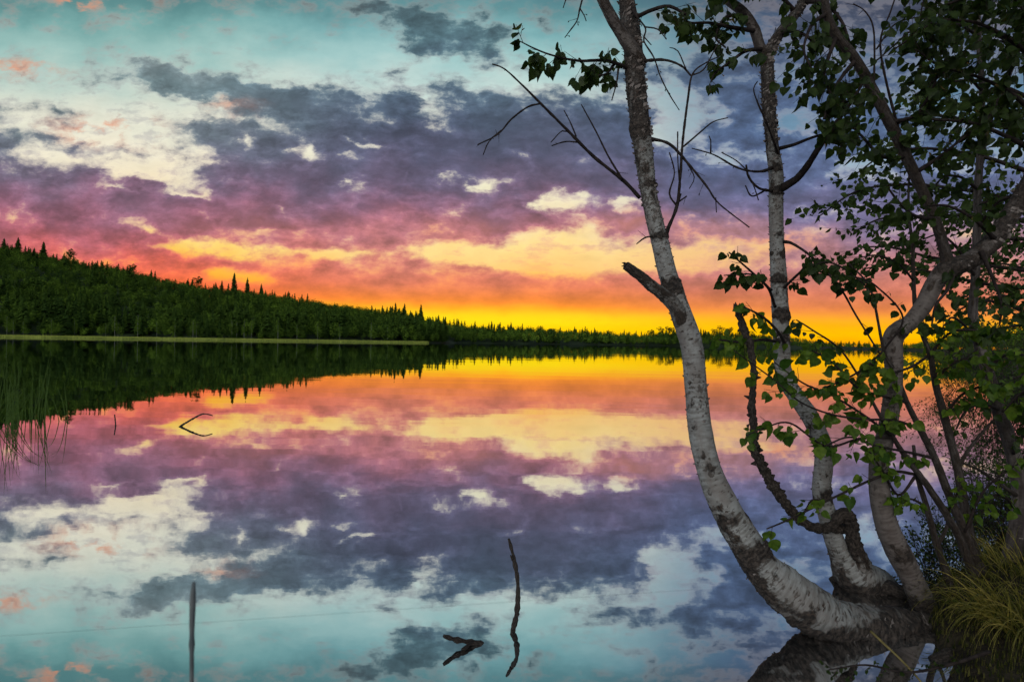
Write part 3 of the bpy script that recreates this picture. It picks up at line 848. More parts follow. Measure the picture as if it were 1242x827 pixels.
def bare(parent, rows_list, buds=0, seed=1, label=None, material=None):
    """a leafless branch: first polyline is the main one, the others its side twigs; small spurs all along"""
    r = random.Random(seed); mb = MB()
    for rows in rows_list:
        pts, rad = pxpath(rows, .015)
        mb.tube(pts, [q * .85 * r.uniform(.85, 1.15) for q in rad], 6, bump=.12, freq=80)
        L = len(pts)
        for k in range(max(1, L // 4)):
            p, d = along(pts, r.uniform(.08, .98))
            s = (Vector((r.gauss(0, 1), 0, r.gauss(0, 1))) + d * .5).normalized()
            ln = r.uniform(.005, .012) if r.random() < .8 else r.uniform(.02, .05)
            mb.tube([p, p + s * ln * .5, p + s * ln], [.0012, .0009, .0006], 4)
            if r.random() < buds:
                e = p + s * ln; mb.tube([e, e + s * .003 + Vector((0, 0, -.002)), e + s * .005 + Vector((0, 0, -.007))], [.0008, .0028, .0006], 5)
    o = mb.build('branch', material or M_TWIG, parent)
    if label: o['label'] = label
    return o

def trunk(parent, rows, material, sides=40, step=.008, bump=.10, knots=(), rough_from=None, flakes=0, seed=0, name='trunk', burl=True, flake_len=1.0, wet=.085, under=0.0, thin=None, top=None):
    if thin: rows = [(a, b, c * interp(b, *thin), d) for a, b, c, d in rows]
    pts, rad = pxpath(rows, step)
    n = len(pts); dark = [0.0] * n; bmp = [bump] * n
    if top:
        # canopy shade painted into the bark: stem darkened towards the crown
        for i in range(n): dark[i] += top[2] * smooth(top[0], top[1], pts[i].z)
    cum = [0.0]; spots = []
    for i in range(1, n): cum.append(cum[-1] + (pts[i] - pts[i - 1]).length)
    rk = random.Random(seed + 90)
    for (px, py, amt, wid) in knots:
        # nearest sample in direction; the scar lies on the visible side of the stem
        q = ray(px, py).normalized()
        i0 = min(range(n), key=lambda i: ((pts[i] - CAM).normalized() - q).length)
        tt = (pts[min(i0 + 1, n - 1)] - pts[i0 - 1]).normalized()
        hit = CAM + q * (pts[i0] - CAM).length
        side = hit - pts[i0]; side -= tt * side.dot(tt)
        sc = pts[i0] + side + Vector((0, -1, 0)) * math.sqrt(max(0, rad[i0] ** 2 - side.length_squared)) * .9
        spots.append((sc, min(wid, rad[i0] * 1.0), min(1.3, amt * 1.3)))
        # ragged partial collar
        for k in range(2):
            aa = rk.uniform(-1.3, 1.3)
            c2 = pts[i0] + Vector((math.sin(aa), -math.cos(aa), rk.uniform(-.3, .3))) * rad[i0] + tt * rk.uniform(-1.5, 1.5) * wid * .6
            spots.append((c2, rad[i0] * rk.uniform(.25, .5), amt * .9))
    if rough_from is not None:
        for i in range(n):
            g = 1 - smooth(0, rough_from, cum[i]); dark[i] = min(1.0, dark[i] + .38 * g); bmp[i] += .14 * g
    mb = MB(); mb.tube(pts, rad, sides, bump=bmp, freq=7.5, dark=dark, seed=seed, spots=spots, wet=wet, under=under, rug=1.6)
    # knots standing out of the stem as small burls
    r = random.Random(seed + 5)
    for (px, py, amt, wid) in knots:
        if amt < .7: continue
        q = ray(px, py).normalized()
        i0 = min(range(n), key=lambda i: ((pts[i] - CAM).normalized() - q).length)
        sd = Vector((r.choice((-1, 1)), -.3, r.uniform(-.2, .4))).normalized()
        c = pts[i0] + sd * rad[i0] * .75
        mb.tube([c - sd * rad[i0] * .4, c + sd * rad[i0] * .12, c + sd * rad[i0] * .38, c + sd * rad[i0] * .48], [rad[i0] * .5, rad[i0] * .42, rad[i0] * .3, rad[i0] * .1], 10, bump=.35, freq=45, dark=[1, 1, 1, 1])
    t = mb.build(name, material, parent)
    if flakes:
        V = []; T = []
        for k in range(flakes):
            i = int((r.random() ** (1.0)) * (n - 2)) + 1
            if r.random() > .35 + dark[i]: continue
            tt = (pts[i + 1] - pts[i - 1]).normalized() if i + 1 < n else (pts[i] - pts[i - 1]).normalized()
            a = r.uniform(0, 2 * PI); u = tt.cross(Vector((0.1, 1, 0))).normalized(); v = tt.cross(u)
            dr = u * math.cos(a) + v * math.sin(a); tg = tt.cross(dr)
            flake_len = 1 + 1.1 * dark[i]; w = r.uniform(.003, .012) * flake_len; h = r.uniform(.002, .006) * flake_len; lift = r.uniform(.001, .007) * flake_len
            b0 = pts[i] + dr * rad[i] * .97
            q = len(V)
            V += [b0 - tg * w * .6 - tt * h, b0 + tg * w * .3 - tt * h * .7, b0 + tg * w + dr * lift - tt * h * .2, b0 + tg * w * 1.1 + dr * (lift + .002) + tt * h, b0 + tg * w * .2 + dr * lift * .4 + tt * h, b0 - tg * w * .6 + tt * h * .8]
            T += [(q, q + 1, q + 4), (q, q + 4, q + 5), (q + 1, q + 2, q + 3), (q + 1, q + 3, q + 4)]
        if V: tri_mesh('peeling_bark', [tuple(v) for v in V], T, M_FLAKE, t)['kind'] = 'stuff'
    return t

# ------------------------------------------------------------------ 1 the leaning birch
def base_at(px, py, d):
    p = P(px, py, d); return Vector((p.x, p.y, 0.0))
TA = empty('birch_tree', base_at(1090, 768, 2.45))
tag(TA, 'big white birch stem sweeping low out over the water, with a broken stub', 'birch')
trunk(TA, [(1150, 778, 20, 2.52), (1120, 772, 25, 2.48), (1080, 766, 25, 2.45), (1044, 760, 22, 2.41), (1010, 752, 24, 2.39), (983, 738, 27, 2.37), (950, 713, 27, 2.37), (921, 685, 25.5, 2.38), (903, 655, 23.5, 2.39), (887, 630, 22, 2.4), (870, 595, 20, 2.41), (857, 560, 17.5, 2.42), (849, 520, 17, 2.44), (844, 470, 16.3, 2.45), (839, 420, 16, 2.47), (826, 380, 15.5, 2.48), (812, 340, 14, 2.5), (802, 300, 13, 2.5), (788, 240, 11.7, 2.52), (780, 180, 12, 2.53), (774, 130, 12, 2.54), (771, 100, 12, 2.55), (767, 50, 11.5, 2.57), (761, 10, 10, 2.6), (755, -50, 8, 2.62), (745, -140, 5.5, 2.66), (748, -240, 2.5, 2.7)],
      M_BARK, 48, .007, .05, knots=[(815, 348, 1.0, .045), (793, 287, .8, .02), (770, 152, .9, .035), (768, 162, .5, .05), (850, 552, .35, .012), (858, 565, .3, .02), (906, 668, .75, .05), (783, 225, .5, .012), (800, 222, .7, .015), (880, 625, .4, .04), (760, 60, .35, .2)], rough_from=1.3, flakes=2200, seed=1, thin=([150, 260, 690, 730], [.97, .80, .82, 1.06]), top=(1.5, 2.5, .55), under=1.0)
mb = MB()
p_, r_ = pxpath([(828, 392, 10, 2.47), (820, 374, 9, 2.45), (806, 359, 8, 2.43), (786, 343, 6.8, 2.4), (770, 330, 5.8, 2.38), (759, 322, 5.2, 2.37)], .006)
mb.tube(p_, r_, 20, bump=.16, freq=22, dark=[.25 + .75 * max(0, i / len(p_) - .75) * 4 for i in range(len(p_))])
for k in range(5):
    a = p_[-1] + Vector((random.uniform(-.004, .004), random.uniform(-.006, .006), random.uniform(-.012, .012)))
    mb.tube([a, a + Vector((-.010 - .008 * random.random(), 0, random.uniform(-.004, .008)))], [.005, .001], 5, dark=[1, 1])
st = mb.build('broken_stub', M_BARK2, TA)
mb = MB()
p_, r_ = pxpath([(780, 80, 7, 2.55), (768, 62, 8.5, 2.53), (755, 43, 7.5, 2.52), (741, 20, 6.8, 2.5), (728, -8, 6.2, 2.48), (712, -60, 4.5, 2.45), (700, -130, 3, 2.42)], .01)
mb.tube(p_, r_, 20, bump=.07, freq=12, dark=[.15] * len(p_)); mb.build('limb', M_BARK3, TA)
bare(TA, [[(776, 240, 3.2, 2.5), (757, 220, 2.6, 2.47), (720, 190, 2.3, 2.42), (690, 160, 2.0, 2.38), (655, 125, 1.7, 2.33), (635, 105, 1.4, 2.3), (612, 84, 1.1, 2.28), (597, 78, .9, 2.26)],
          [(655, 126, 1.5, 2.33), (640, 130, 1.4, 2.31), (620, 145, 1.2, 2.3), (604, 163, 1.0, 2.3), (579, 176, .8, 2.3)], [(608, 158, .9, 2.3), (593, 172, .8, 2.3), (586, 188, .7, 2.3)],
          [(704, 173, 1.2, 2.4), (686, 172, 1, 2.4), (669, 177, .8, 2.4)], [(693, 163, 1.1, 2.4), (682, 159, .9, 2.4), (668, 173, .7, 2.4)], [(699, 166, 1.1, 2.4), (691, 147, .9, 2.4), (684, 134, .7, 2.4)],
          [(755, 218, 1.6, 2.46), (738, 190, 1.3, 2.45), (722, 158, 1.1, 2.44), (705, 127, .8, 2.43)]], seed=4, label='long bare dead branch reaching left over the lake')
bare(TA, [[(806, 292, 3, 2.5), (810, 278, 2.6, 2.48), (821, 250, 2.3, 2.46), (825, 215, 2, 2.44), (828, 172, 1.8, 2.42), (834, 123, 1.5, 2.4), (840, 90, 1.3, 2.4), (857, 76, 1.1, 2.4), (872, 69, .8, 2.4)],
          [(821, 250, 1.5, 2.46), (812, 235, 1.2, 2.45), (818, 210, 1, 2.44), (812, 185, .9, 2.44)], [(823, 245, 1.2, 2.46), (833, 238, 1, 2.45)], [(829, 178, 1.3, 2.42), (850, 160, 1.1, 2.42), (865, 148, .9, 2.4), (883, 143, .7, 2.4)],
          [(838, 92, 1.3, 2.4), (826, 80, 1.6, 2.42), (806, 73, 2, 2.45), (782, 74, 2.6, 2.5)], [(838, 92, 1.2, 2.4), (853, 85, 1, 2.4), (866, 62, .8, 2.4), (874, 48, .7, 2.4)], [(832, 84, 1, 2.4), (822, 62, .8, 2.4), (812, 58, .6, 2.4)],
          [(826, 235, 1, 2.46), (818, 262, .8, 2.46)], [(822, 160, 1, 2.43), (822, 190, .9, 2.43), (824, 225, .8, 2.44)]], seed=5, label='bare twiggy branch rising on the right of the stem')
bare(TA, [[(787, 168, 2.6, 2.52), (812, 175, 2.1, 2.48), (835, 199, 1.7, 2.45), (857, 226, 1.4, 2.43), (872, 247, 1.1, 2.42), (909, 276, .8, 2.4)], [(868, 240, .9, 2.42), (869, 258, .7, 2.42)], [(832, 196, 1, 2.45), (842, 215, .8, 2.45), (836, 229, .6, 2.45)]], buds=.3, seed=6)
bare(TA, [[(766, 10, 2, 2.55), (772, 20, 1.6, 2.5), (783, 35, 1.3, 2.48), (781, 50, 1.2, 2.47), (793, 70, 1.1, 2.46), (801, 93, 1, 2.45), (812, 115, .9, 2.45), (824, 134, .7, 2.45)], [(782, 33, 1.1, 2.48), (798, 36, .9, 2.47), (808, 48, .7, 2.47)], [(781, 45, 1, 2.47), (790, 55, .8, 2.47)]], buds=1, seed=7)
bare(TA, [[(728, -8, 2, 2.5), (712, -14, 1.6, 2.45), (704, 8, 1.3, 2.42), (700, 25, 1.1, 2.42), (691, 38, .9, 2.4), (685, 46, .7, 2.4)], [(703, 10, 1, 2.42), (709, 20, .8, 2.42), (711, 26, .7, 2.42)], [(715, -10, 1, 2.45), (690, -4, .9, 2.45), (683, 10, .7, 2.45)]], buds=1, seed=8)
bare(TA, [[(750, 84, 1.6, 2.5), (748, 100, 1.1, 2.48), (742, 122, .8, 2.46)]], seed=9)
bare(TA, [[(796, 287, 1.4, 2.5), (783, 288, 1.2, 2.46), (772, 296, .8, 2.44)]], seed=10)
leafy(TA, [(766, 84, 3, 2.55), (735, 74, 2, 2.48), (702, 74, 1.6, 2.42), (672, 68, 1.2, 2.38), (650, 60, 1, 2.36), (630, 50, .7, 2.34)], 12, .09, 4, .046, 11, .05, label='leafy twig left of the upper stem')
leafy(TA, [(745, 78, 2, 2.52), (735, 90, 1.3, 2.48), (722, 92, 1, 2.45)], 4, .07, 4, .045, 12)
leafy(TA, [(770, 22, 3, 2.56), (792, 12, 2.4, 2.5), (812, 8, 2, 2.46), (832, 18, 1.5, 2.44)], 6, .08, 3, .044, 13, .3)
leafy(TA, [(757, -40, 3, 2.6), (800, -50, 2.4, 2.55), (850, -35, 2, 2.5), (880, -10, 1.5, 2.46)], 10, .14, 4, .045, 14)
leafy(TA, [(720, -60, 3, 2.45), (680, -80, 2.4, 2.4), (640, -60, 2, 2.36), (610, -30, 1.2, 2.34)], 6, .12, 4, .045, 15)
leafy(TA, [(748, -150, 3, 2.65), (790, -200, 2.4, 2.6), (850, -220, 2, 2.5), (900, -190, 1.5, 2.46)], 14, .2, 5, .046, 16)
leafy(TA, [(748, -180, 3, 2.65), (700, -240, 2.4, 2.6), (640, -260, 2, 2.5), (580, -220, 1.5, 2.46)], 14, .2, 5, .046, 17)

# ------------------------------------------------------------------ 2 the upright middle birch with the dead limb
TB = empty('birch_tree', base_at(1050, 708, 2.85))
tag(TB, 'slim upright birch behind the sweeping stem, with a dead limb and knobbly stump', 'birch')
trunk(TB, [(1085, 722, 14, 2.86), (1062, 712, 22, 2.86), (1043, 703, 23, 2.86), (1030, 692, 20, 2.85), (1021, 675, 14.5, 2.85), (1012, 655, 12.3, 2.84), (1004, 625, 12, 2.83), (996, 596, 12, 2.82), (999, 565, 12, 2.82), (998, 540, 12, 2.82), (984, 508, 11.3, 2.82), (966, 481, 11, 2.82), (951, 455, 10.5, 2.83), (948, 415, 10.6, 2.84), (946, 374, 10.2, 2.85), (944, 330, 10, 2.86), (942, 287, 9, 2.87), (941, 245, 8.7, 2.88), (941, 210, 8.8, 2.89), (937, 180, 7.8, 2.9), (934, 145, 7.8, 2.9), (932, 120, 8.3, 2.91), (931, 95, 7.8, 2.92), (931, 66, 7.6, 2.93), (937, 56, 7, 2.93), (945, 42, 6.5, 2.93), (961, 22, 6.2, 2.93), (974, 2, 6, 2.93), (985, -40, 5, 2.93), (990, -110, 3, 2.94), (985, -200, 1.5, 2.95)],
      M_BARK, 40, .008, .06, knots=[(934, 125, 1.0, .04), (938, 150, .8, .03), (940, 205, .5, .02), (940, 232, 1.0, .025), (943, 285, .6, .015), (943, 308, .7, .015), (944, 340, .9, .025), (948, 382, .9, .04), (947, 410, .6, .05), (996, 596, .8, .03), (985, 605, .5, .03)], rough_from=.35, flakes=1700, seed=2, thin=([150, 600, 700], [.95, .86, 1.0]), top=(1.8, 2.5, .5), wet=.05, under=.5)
mb = MB()
p_, r_ = pxpath([(932, 72, 6, 2.93), (922, 58, 6, 2.92), (915, 36, 6, 2.9), (901, 15, 5.6, 2.89), (880, -2, 5, 2.88), (855, -30, 4, 2.86), (835, -80, 2.5, 2.84)], .01)
mb.tube(p_, r_, 18, bump=.08, freq=12, dark=[.2] * len(p_)); mb.build('limb', M_BARK3, TB)
mb = MB()
p_, r_ = pxpath([(1022, 642, 9, 2.83), (1008, 640, 8, 2.78), (992, 640, 8, 2.74), (973, 633, 7.4, 2.7), (950, 608, 7.6, 2.67), (930, 576, 8, 2.65), (917, 548, 7.5, 2.64), (914, 526, 6.8, 2.63), (912, 490, 6.2, 2.62), (914, 447, 5.4, 2.62), (908, 415, 6, 2.62), (901, 397, 6.2, 2.62), (894, 371, 5, 2.62)], .006)
mb.tube(p_, [x * .70 for x in r_], 26, bump=.6, freq=34, dark=[1] * len(p_))
for k in range(26):
    i = random.randrange(4, len(p_) - 1); s = Vector((random.choice((-1, 1)), random.uniform(-.6, .6), random.uniform(-.3, .5))).normalized()
    a = p_[i] + s * r_[i] * .7; mb.tube([a, a + s * r_[i] * random.uniform(.4, 1.1)], [r_[i] * .45, r_[i] * .1], 6, bump=.4, freq=50, dark=[1, 1])
for k in range(4):
    a = p_[-1] + Vector((random.uniform(-.012, .012), 0, 0)); mb.tube([a - Vector((0, 0, .01)), a + Vector((random.uniform(-.006, .006), 0, random.uniform(.006, .02)))], [.008, .002], 6, dark=[1, 1])
mb.build('dead_limb', M_DEAD, TB)
mb = MB()
p_, r_ = pxpath([(1062, 716, 16, 2.84), (1052, 700, 13, 2.83), (1042, 675, 11, 2.8), (1035, 655, 9.5, 2.78), (1033, 638, 9, 2.77), (1029, 627, 10, 2.76), (1021, 624, 8.5, 2.75), (1014, 633, 8, 2.76), (1006, 641, 7, 2.78)], .006)
mb.tube(p_, [x * .78 for x in r_], 26, bump=.45, freq=30, dark=[max(0, min(1, -.5 + 2.2 * i / len(p_))) for i in range(len(p_))]); mb.build('stump', M_BARK2, TB)
for rows in ([(1050, 706, 14, 2.84), (1075, 712, 9, 2.78), (1098, 718, 7, 2.74), (1125, 730, 6, 2.7)], [(1060, 716, 12, 2.84), (1080, 735, 8, 2.75), (1100, 748, 7, 2.66), (1120, 760, 6, 2.6)], [(1034, 696, 12, 2.85), (1018, 700, 6, 2.9), (1008, 703, 3, 2.95)]):
    mb = MB(); p_, r_ = pxpath(rows, .01); mb.tube(p_, r_, 16, bump=.3, freq=18, dark=[.6] * len(p_)); mb.build('root', M_BARK3, TB)
bare(TB, [[(938, 203, 2.6, 2.88), (924, 208, 2, 2.8), (906, 207, 1.6, 2.76), (889, 201, 1.4, 2.74), (866, 188, 1.1, 2.72), (839, 180, .8, 2.7)], [(862, 186, 1.2, 2.72), (862, 170, 1, 2.72), (860, 165, .7, 2.72)], [(906, 207, 1, 2.76), (893, 195, .9, 2.76), (875, 185, .7, 2.76)], [(905, 207, 1, 2.76), (914, 225, .9, 2.76), (920, 243, .8, 2.76)]], buds=.8, seed=20)
bare(TB, [[(945, 190, 1.8, 2.88), (930, 150, 1.5, 2.75), (919, 125, 1.2, 2.72), (914, 108, .9, 2.7), (919, 99, .7, 2.7)]], seed=21)
bare(TB, [[(936, 232, 2.4, 2.86), (920, 228, 1.8, 2.8), (908, 215, 1.5, 2.78), (905, 200, 1.2, 2.76)], [(930, 230, 1.4, 2.84), (912, 238, 1.1, 2.82), (904, 225, .9, 2.8)]], seed=22)
leafy(TB, [(947, 229, 5, 2.86), (966, 217, 4.2, 2.8), (980, 200, 3.8, 2.76), (994, 178, 3.4, 2.72), (1012, 152, 2.8, 2.68), (1032, 125, 2, 2.64), (1050, 95, 1.4, 2.6)], 9, .15, 4, .048, 31, .4)
leafy(TB, [(946, 180, 2.6, 2.88), (962, 176, 2.1, 2.82), (985, 167, 1.8, 2.78), (1005, 163, 1.4, 2.74), (1022, 172, 1.2, 2.7)], 5, .07, 3, .046, 32, .55)
leafy(TB, [(917, 38, 3, 2.9), (890, 34, 2.5, 2.8), (860, 28, 1.8, 2.72), (838, 28, 1.4, 2.7), (824, 22, 1, 2.68)], 11, .11, 4, .046, 33)
leafy(TB, [(925, 60, 3, 2.92), (905, 62, 2.2, 2.8), (885, 76, 1.6, 2.72), (868, 88, 1.2, 2.68), (862, 100, .8, 2.66)], 7, .09, 3, .05, 34)
leafy(TB, [(905, 18, 2.5, 2.88), (880, 22, 2, 2.8), (868, 45, 1.4, 2.74), (880, 58, 1, 2.7)], 9, .10, 4, .046, 35)
leafy(TB, [(945, 42, 3, 2.93), (960, 38, 2.4, 2.85), (975, 42, 1.8, 2.8), (990, 55, 1.2, 2.75)], 7, .11, 4, .046, 36)
leafy(TB, [(974, 2, 3, 2.93), (1000, 5, 2.4, 2.8), (1020, 25, 1.8, 2.72), (1030, 50, 1.2, 2.66)], 12, .14, 4, .048, 37)
leafy(TB, [(965, 15, 3, 2.93), (940, -10, 2.4, 2.85), (915, -20, 1.8, 2.8), (890, -10, 1.2, 2.75)], 9, .12, 4, .046, 38)
leafy(TB, [(985, -40, 3, 2.93), (1030, -60, 2.4, 2.85), (1080, -50, 1.8, 2.8), (1120, -20, 1.2, 2.75)], 14, .2, 5, .047, 39)
leafy(TB, [(990, -100, 3, 2.93), (960, -160, 2.4, 2.85), (900, -190, 1.8, 2.8), (860, -160, 1.2, 2.75)], 12, .2, 5, .047, 40)
leafy(TB, [(940, 372, 2, 2.8), (932, 350, 1.6, 2.7), (914, 332, 1.3, 2.62), (898, 318, 1.1, 2.58), (884, 306, .8, 2.56)], 6, .06, 3, .046, 41, .35, label='small leafy twig hanging over the far wood')
leafy(TB, [(936, 352, 1.4, 2.7), (915, 334, 1.1, 2.64), (895, 333, .9, 2.6), (878, 334, .7, 2.58)], 4, .05, 3, .046, 42, .4)
leafy(TB, [(956, 425, 2, 2.84), (945, 404, 1.7, 2.7), (926, 385, 1.4, 2.62), (902, 372, 1, 2.58)], 5, .06, 3, .046, 43, .2, M_LEAF_LIT)
leafy(TB, [(950, 293, 2.2, 2.85), (962, 296, 1.8, 2.75), (986, 313, 1.6, 2.65), (1018, 348, 1.4, 2.58), (1038, 382, 1.2, 2.55), (1067, 429, 1, 2.52)], 5, .07, 2, .044, 44, .1, second=False)
leafy(TB, [(948, 352, 2.2, 2.85), (960, 340, 1.8, 2.75), (975, 325, 1.6, 2.65), (985, 305, 1.2, 2.6)], 6, .08, 3, .046, 45, .2)
leafy(TB, [(946, 415, 2.2, 2.82), (925, 412, 1.8, 2.7), (900, 415, 1.5, 2.62), (872, 412, 1, 2.58)], 5, .05, 3, .044, 46, .5, M_LEAF_LIT)

# ------------------------------------------------------------------ 3 the crooked stem
TC = empty('birch_tree', base_at(1118, 735, 2.62))
tag(TC, 'crooked grey brown birch stem that bends right at mid height under a dark leafy crown', 'birch')
trunk(TC, [(1130, 752, 17, 2.62), (1118, 729, 15.5, 2.62), (1106, 701, 14.5, 2.61), (1089, 668, 16, 2.6), (1076, 637, 14.5, 2.59), (1068, 603, 12.8, 2.58), (1066, 580, 12.3, 2.58), (1067, 555, 12, 2.58), (1076, 520, 11.4, 2.58), (1082, 483, 11.2, 2.58), (1084, 443, 11.2, 2.58), (1083, 412, 12.6, 2.58), (1092, 399, 12.2, 2.58), (1104, 391, 11, 2.58), (1121, 369, 11.2, 2.57), (1135, 342, 11.4, 2.56), (1150, 326, 13, 2.55), (1177, 316, 12, 2.54), (1206, 289, 12, 2.53), (1230, 253, 11, 2.52), (1248, 222, 10, 2.5), (1275, 160, 8, 2.48), (1300, 80, 6, 2.46), (1310, -20, 4, 2.44), (1315, -150, 2, 2.42)],
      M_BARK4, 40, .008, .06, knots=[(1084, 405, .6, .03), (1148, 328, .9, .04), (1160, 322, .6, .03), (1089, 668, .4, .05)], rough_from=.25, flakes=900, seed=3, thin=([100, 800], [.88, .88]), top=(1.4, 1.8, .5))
mb = MB()
p_, r_ = pxpath([(1150, 326, 8, 2.55), (1146, 304, 6, 2.54), (1134, 266, 5.6, 2.52), (1117, 228, 5.8, 2.5), (1099, 190, 6, 2.47), (1079, 149, 6.2, 2.44), (1061, 114, 6, 2.42), (1038, 73, 5.6, 2.4), (1015, 44, 5.2, 2.38), (1003, 17, 4.8, 2.36), (997, -25, 4, 2.34), (985, -90, 2.5, 2.3)], .012)
mb.tube(p_, r_, 16, bump=.08, freq=12, dark=[.3] * len(p_)); mb.build('limb', M_STEM, TC)
bare(TC, [[(1099, 190, 2.4, 2.47), (1075, 100, 1.8, 2.42), (1068, 50, 1.5, 2.4), (1080, 15, 1.2, 2.38), (1090, -15, 1, 2.36)], [(1060, 110, 1.6, 2.42), (1060, 40, 1.3, 2.4), (1050, 15, 1, 2.4), (1035, 5, .8, 2.4)],
          [(1063, 60, 1.3, 2.4), (1085, 30, 1.1, 2.4), (1110, 22, .9, 2.4), (1122, 24, .7, 2.4)], [(1085, 60, 1.4, 2.4), (1110, 40, 1.2, 2.4), (1118, 10, 1, 2.38), (1122, -10, .8, 2.38)], [(1062, 75, 1, 2.4), (1090, 50, .9, 2.4), (1098, 42, .7, 2.4)]], seed=25, label='bare twig fan high in the crown')
q = 50
for rows, ns, L, per in [
    ([(1015, 44, 3, 2.38), (1005, 70, 2, 2.36), (1000, 95, 1.6, 2.34), (1010, 120, 1, 2.32)], 9, .15, 4),
    ([(1038, 73, 3, 2.4), (1020, 95, 2, 2.36), (1005, 120, 1.5, 2.32), (1000, 145, 1, 2.3)], 9, .14, 4),
    ([(1061, 114, 3, 2.42), (1040, 120, 2, 2.38), (1020, 125, 1.5, 2.35), (1005, 118, 1, 2.32)], 9, .13, 4),
    ([(1079, 149, 3, 2.44), (1110, 140, 2, 2.4), (1130, 110, 1.5, 2.36), (1140, 80, 1, 2.34)], 9, .15, 4),
    ([(1099, 190, 3, 2.47), (1070, 190, 2, 2.42), (1045, 165, 1.5, 2.38), (1030, 150, 1, 2.36)], 10, .14, 4),
    ([(1110, 210, 3, 2.48), (1140, 190, 2, 2.42), (1165, 170, 1.5, 2.38), (1190, 150, 1, 2.36)], 10, .16, 4),
    ([(1003, 17, 3, 2.36), (985, 30, 2, 2.32), (975, 60, 1.5, 2.3), (985, 85, 1, 2.28)], 9, .14, 4),
    ([(1134, 266, 3, 2.52), (1110, 262, 2, 2.45), (1090, 245, 1.5, 2.4), (1075, 225, 1, 2.38)], 7, .12, 4),
    ([(1275, 160, 4, 2.48), (1235, 120, 3, 2.42), (1190, 95, 2, 2.36), (1140, 80, 1.5, 2.32), (1110, 60, 1, 2.3)], 18, .17, 5),
    ([(1290, 110, 4, 2.46), (1240, 60, 3, 2.4), (1190, 30, 2, 2.34), (1140, 25, 1.5, 2.3), (1120, 35, 1, 2.28)], 18, .17, 5),
    ([(1300, 60, 4, 2.46), (1250, 10, 3, 2.4), (1200, -10, 2, 2.34), (1150, 5, 1.5, 2.3)], 18, .17, 5),
    ([(1262, 190, 4, 2.48), (1230, 170, 3, 2.42), (1180, 150, 2, 2.36), (1130, 145, 1.5, 2.32)], 12, .15, 5),
    ([(1310, 0, 4, 2.46), (1260, -50, 3, 2.4), (1190, -70, 2, 2.34), (1120, -60, 1.5, 2.3)], 14, .2, 5),
    ([(1315, -100, 4, 2.46), (1230, -180, 3, 2.4), (1150, -200, 2, 2.34), (1060, -180, 1.5, 2.3)], 14, .2, 5),
    ([(1160, 322, 3, 2.53), (1150, 350, 2, 2.46), (1135, 370, 1.5, 2.42), (1130, 395, 1, 2.4)], 5, .08, 3),
    ([(1190, 305, 3, 2.5), (1205, 340, 2, 2.44), (1215, 370, 1.5, 2.4), (1212, 395, 1, 2.38)], 6, .1, 3),
    ([(1206, 289, 3, 2.5), (1180, 265, 2, 2.44), (1150, 250, 1.5, 2.4), (1125, 250, 1, 2.38)], 7, .11, 3)]:
    q += 1; leafy(TC, rows, int(ns * 1.45) if rows[-1][1] < 240 else ns, L * 1.25, per, .042, q, .1)

# ------------------------------------------------------------------ 4 the young many-stemmed birch
TD = empty('young_birch', base_at(1190, 722, 2.82))
tag(TD, 'young birch of several thin dark stems fanning up out of the bank', 'birch')
def stem(rows, parent, dk=.3):
    mb = MB(); p_, r_ = pxpath(rows, .012); mb.tube(p_, r_, 14, bump=.10, freq=25, dark=[dk] * len(p_)); return mb.build('stem', M_STEM, parent)
stem([(1203, 735, 7, 2.82), (1190, 693, 6.4, 2.8), (1176, 650, 5.5, 2.77), (1162, 570, 4.8, 2.74), (1145, 504, 4.3, 2.7), (1134, 462, 3.6, 2.67), (1128, 430, 3, 2.65), (1112, 385, 2.4, 2.62), (1108, 340, 2.2, 2.6), (1107, 300, 1.9, 2.58), (1102, 256, 1.4, 2.56), (1103, 200, 1, 2.54)], TD)
stem([(1198, 733, 6.5, 2.8), (1185, 690, 6, 2.76), (1170, 645, 5, 2.72), (1148, 592, 4.4, 2.68), (1134, 556, 4, 2.65), (1116, 520, 3.6, 2.62), (1100, 488, 3, 2.6), (1085, 450, 2.4, 2.56), (1072, 425, 1.8, 2.54), (1056, 352, 1.2, 2.5), (1030, 320, 1, 2.48)], TD)
stem([(1192, 733, 6, 2.78), (1178, 690, 5, 2.72), (1160, 645, 4.4, 2.68), (1127, 592, 3.8, 2.6), (1100, 556, 3.2, 2.56), (1083, 530, 2.6, 2.52), (1065, 500, 2, 2.5), (1050, 470, 1.2, 2.48)], TD)
stem([(1163, 738, 4.4, 2.74), (1150, 700, 4, 2.72), (1136, 660, 3.7, 2.7), (1124, 615, 3.2, 2.66), (1112, 575, 2.6, 2.62), (1108, 540, 1.8, 2.6)], TD)
stem([(1162, 568, 2.2, 2.74), (1175, 545, 1.9, 2.72), (1195, 520, 1.5, 2.7), (1215, 500, 1.1, 2.68)], TD)
stem([(1137, 661, 2.4, 2.7), (1148, 640, 2, 2.68), (1150, 620, 1.5, 2.66)], TD)
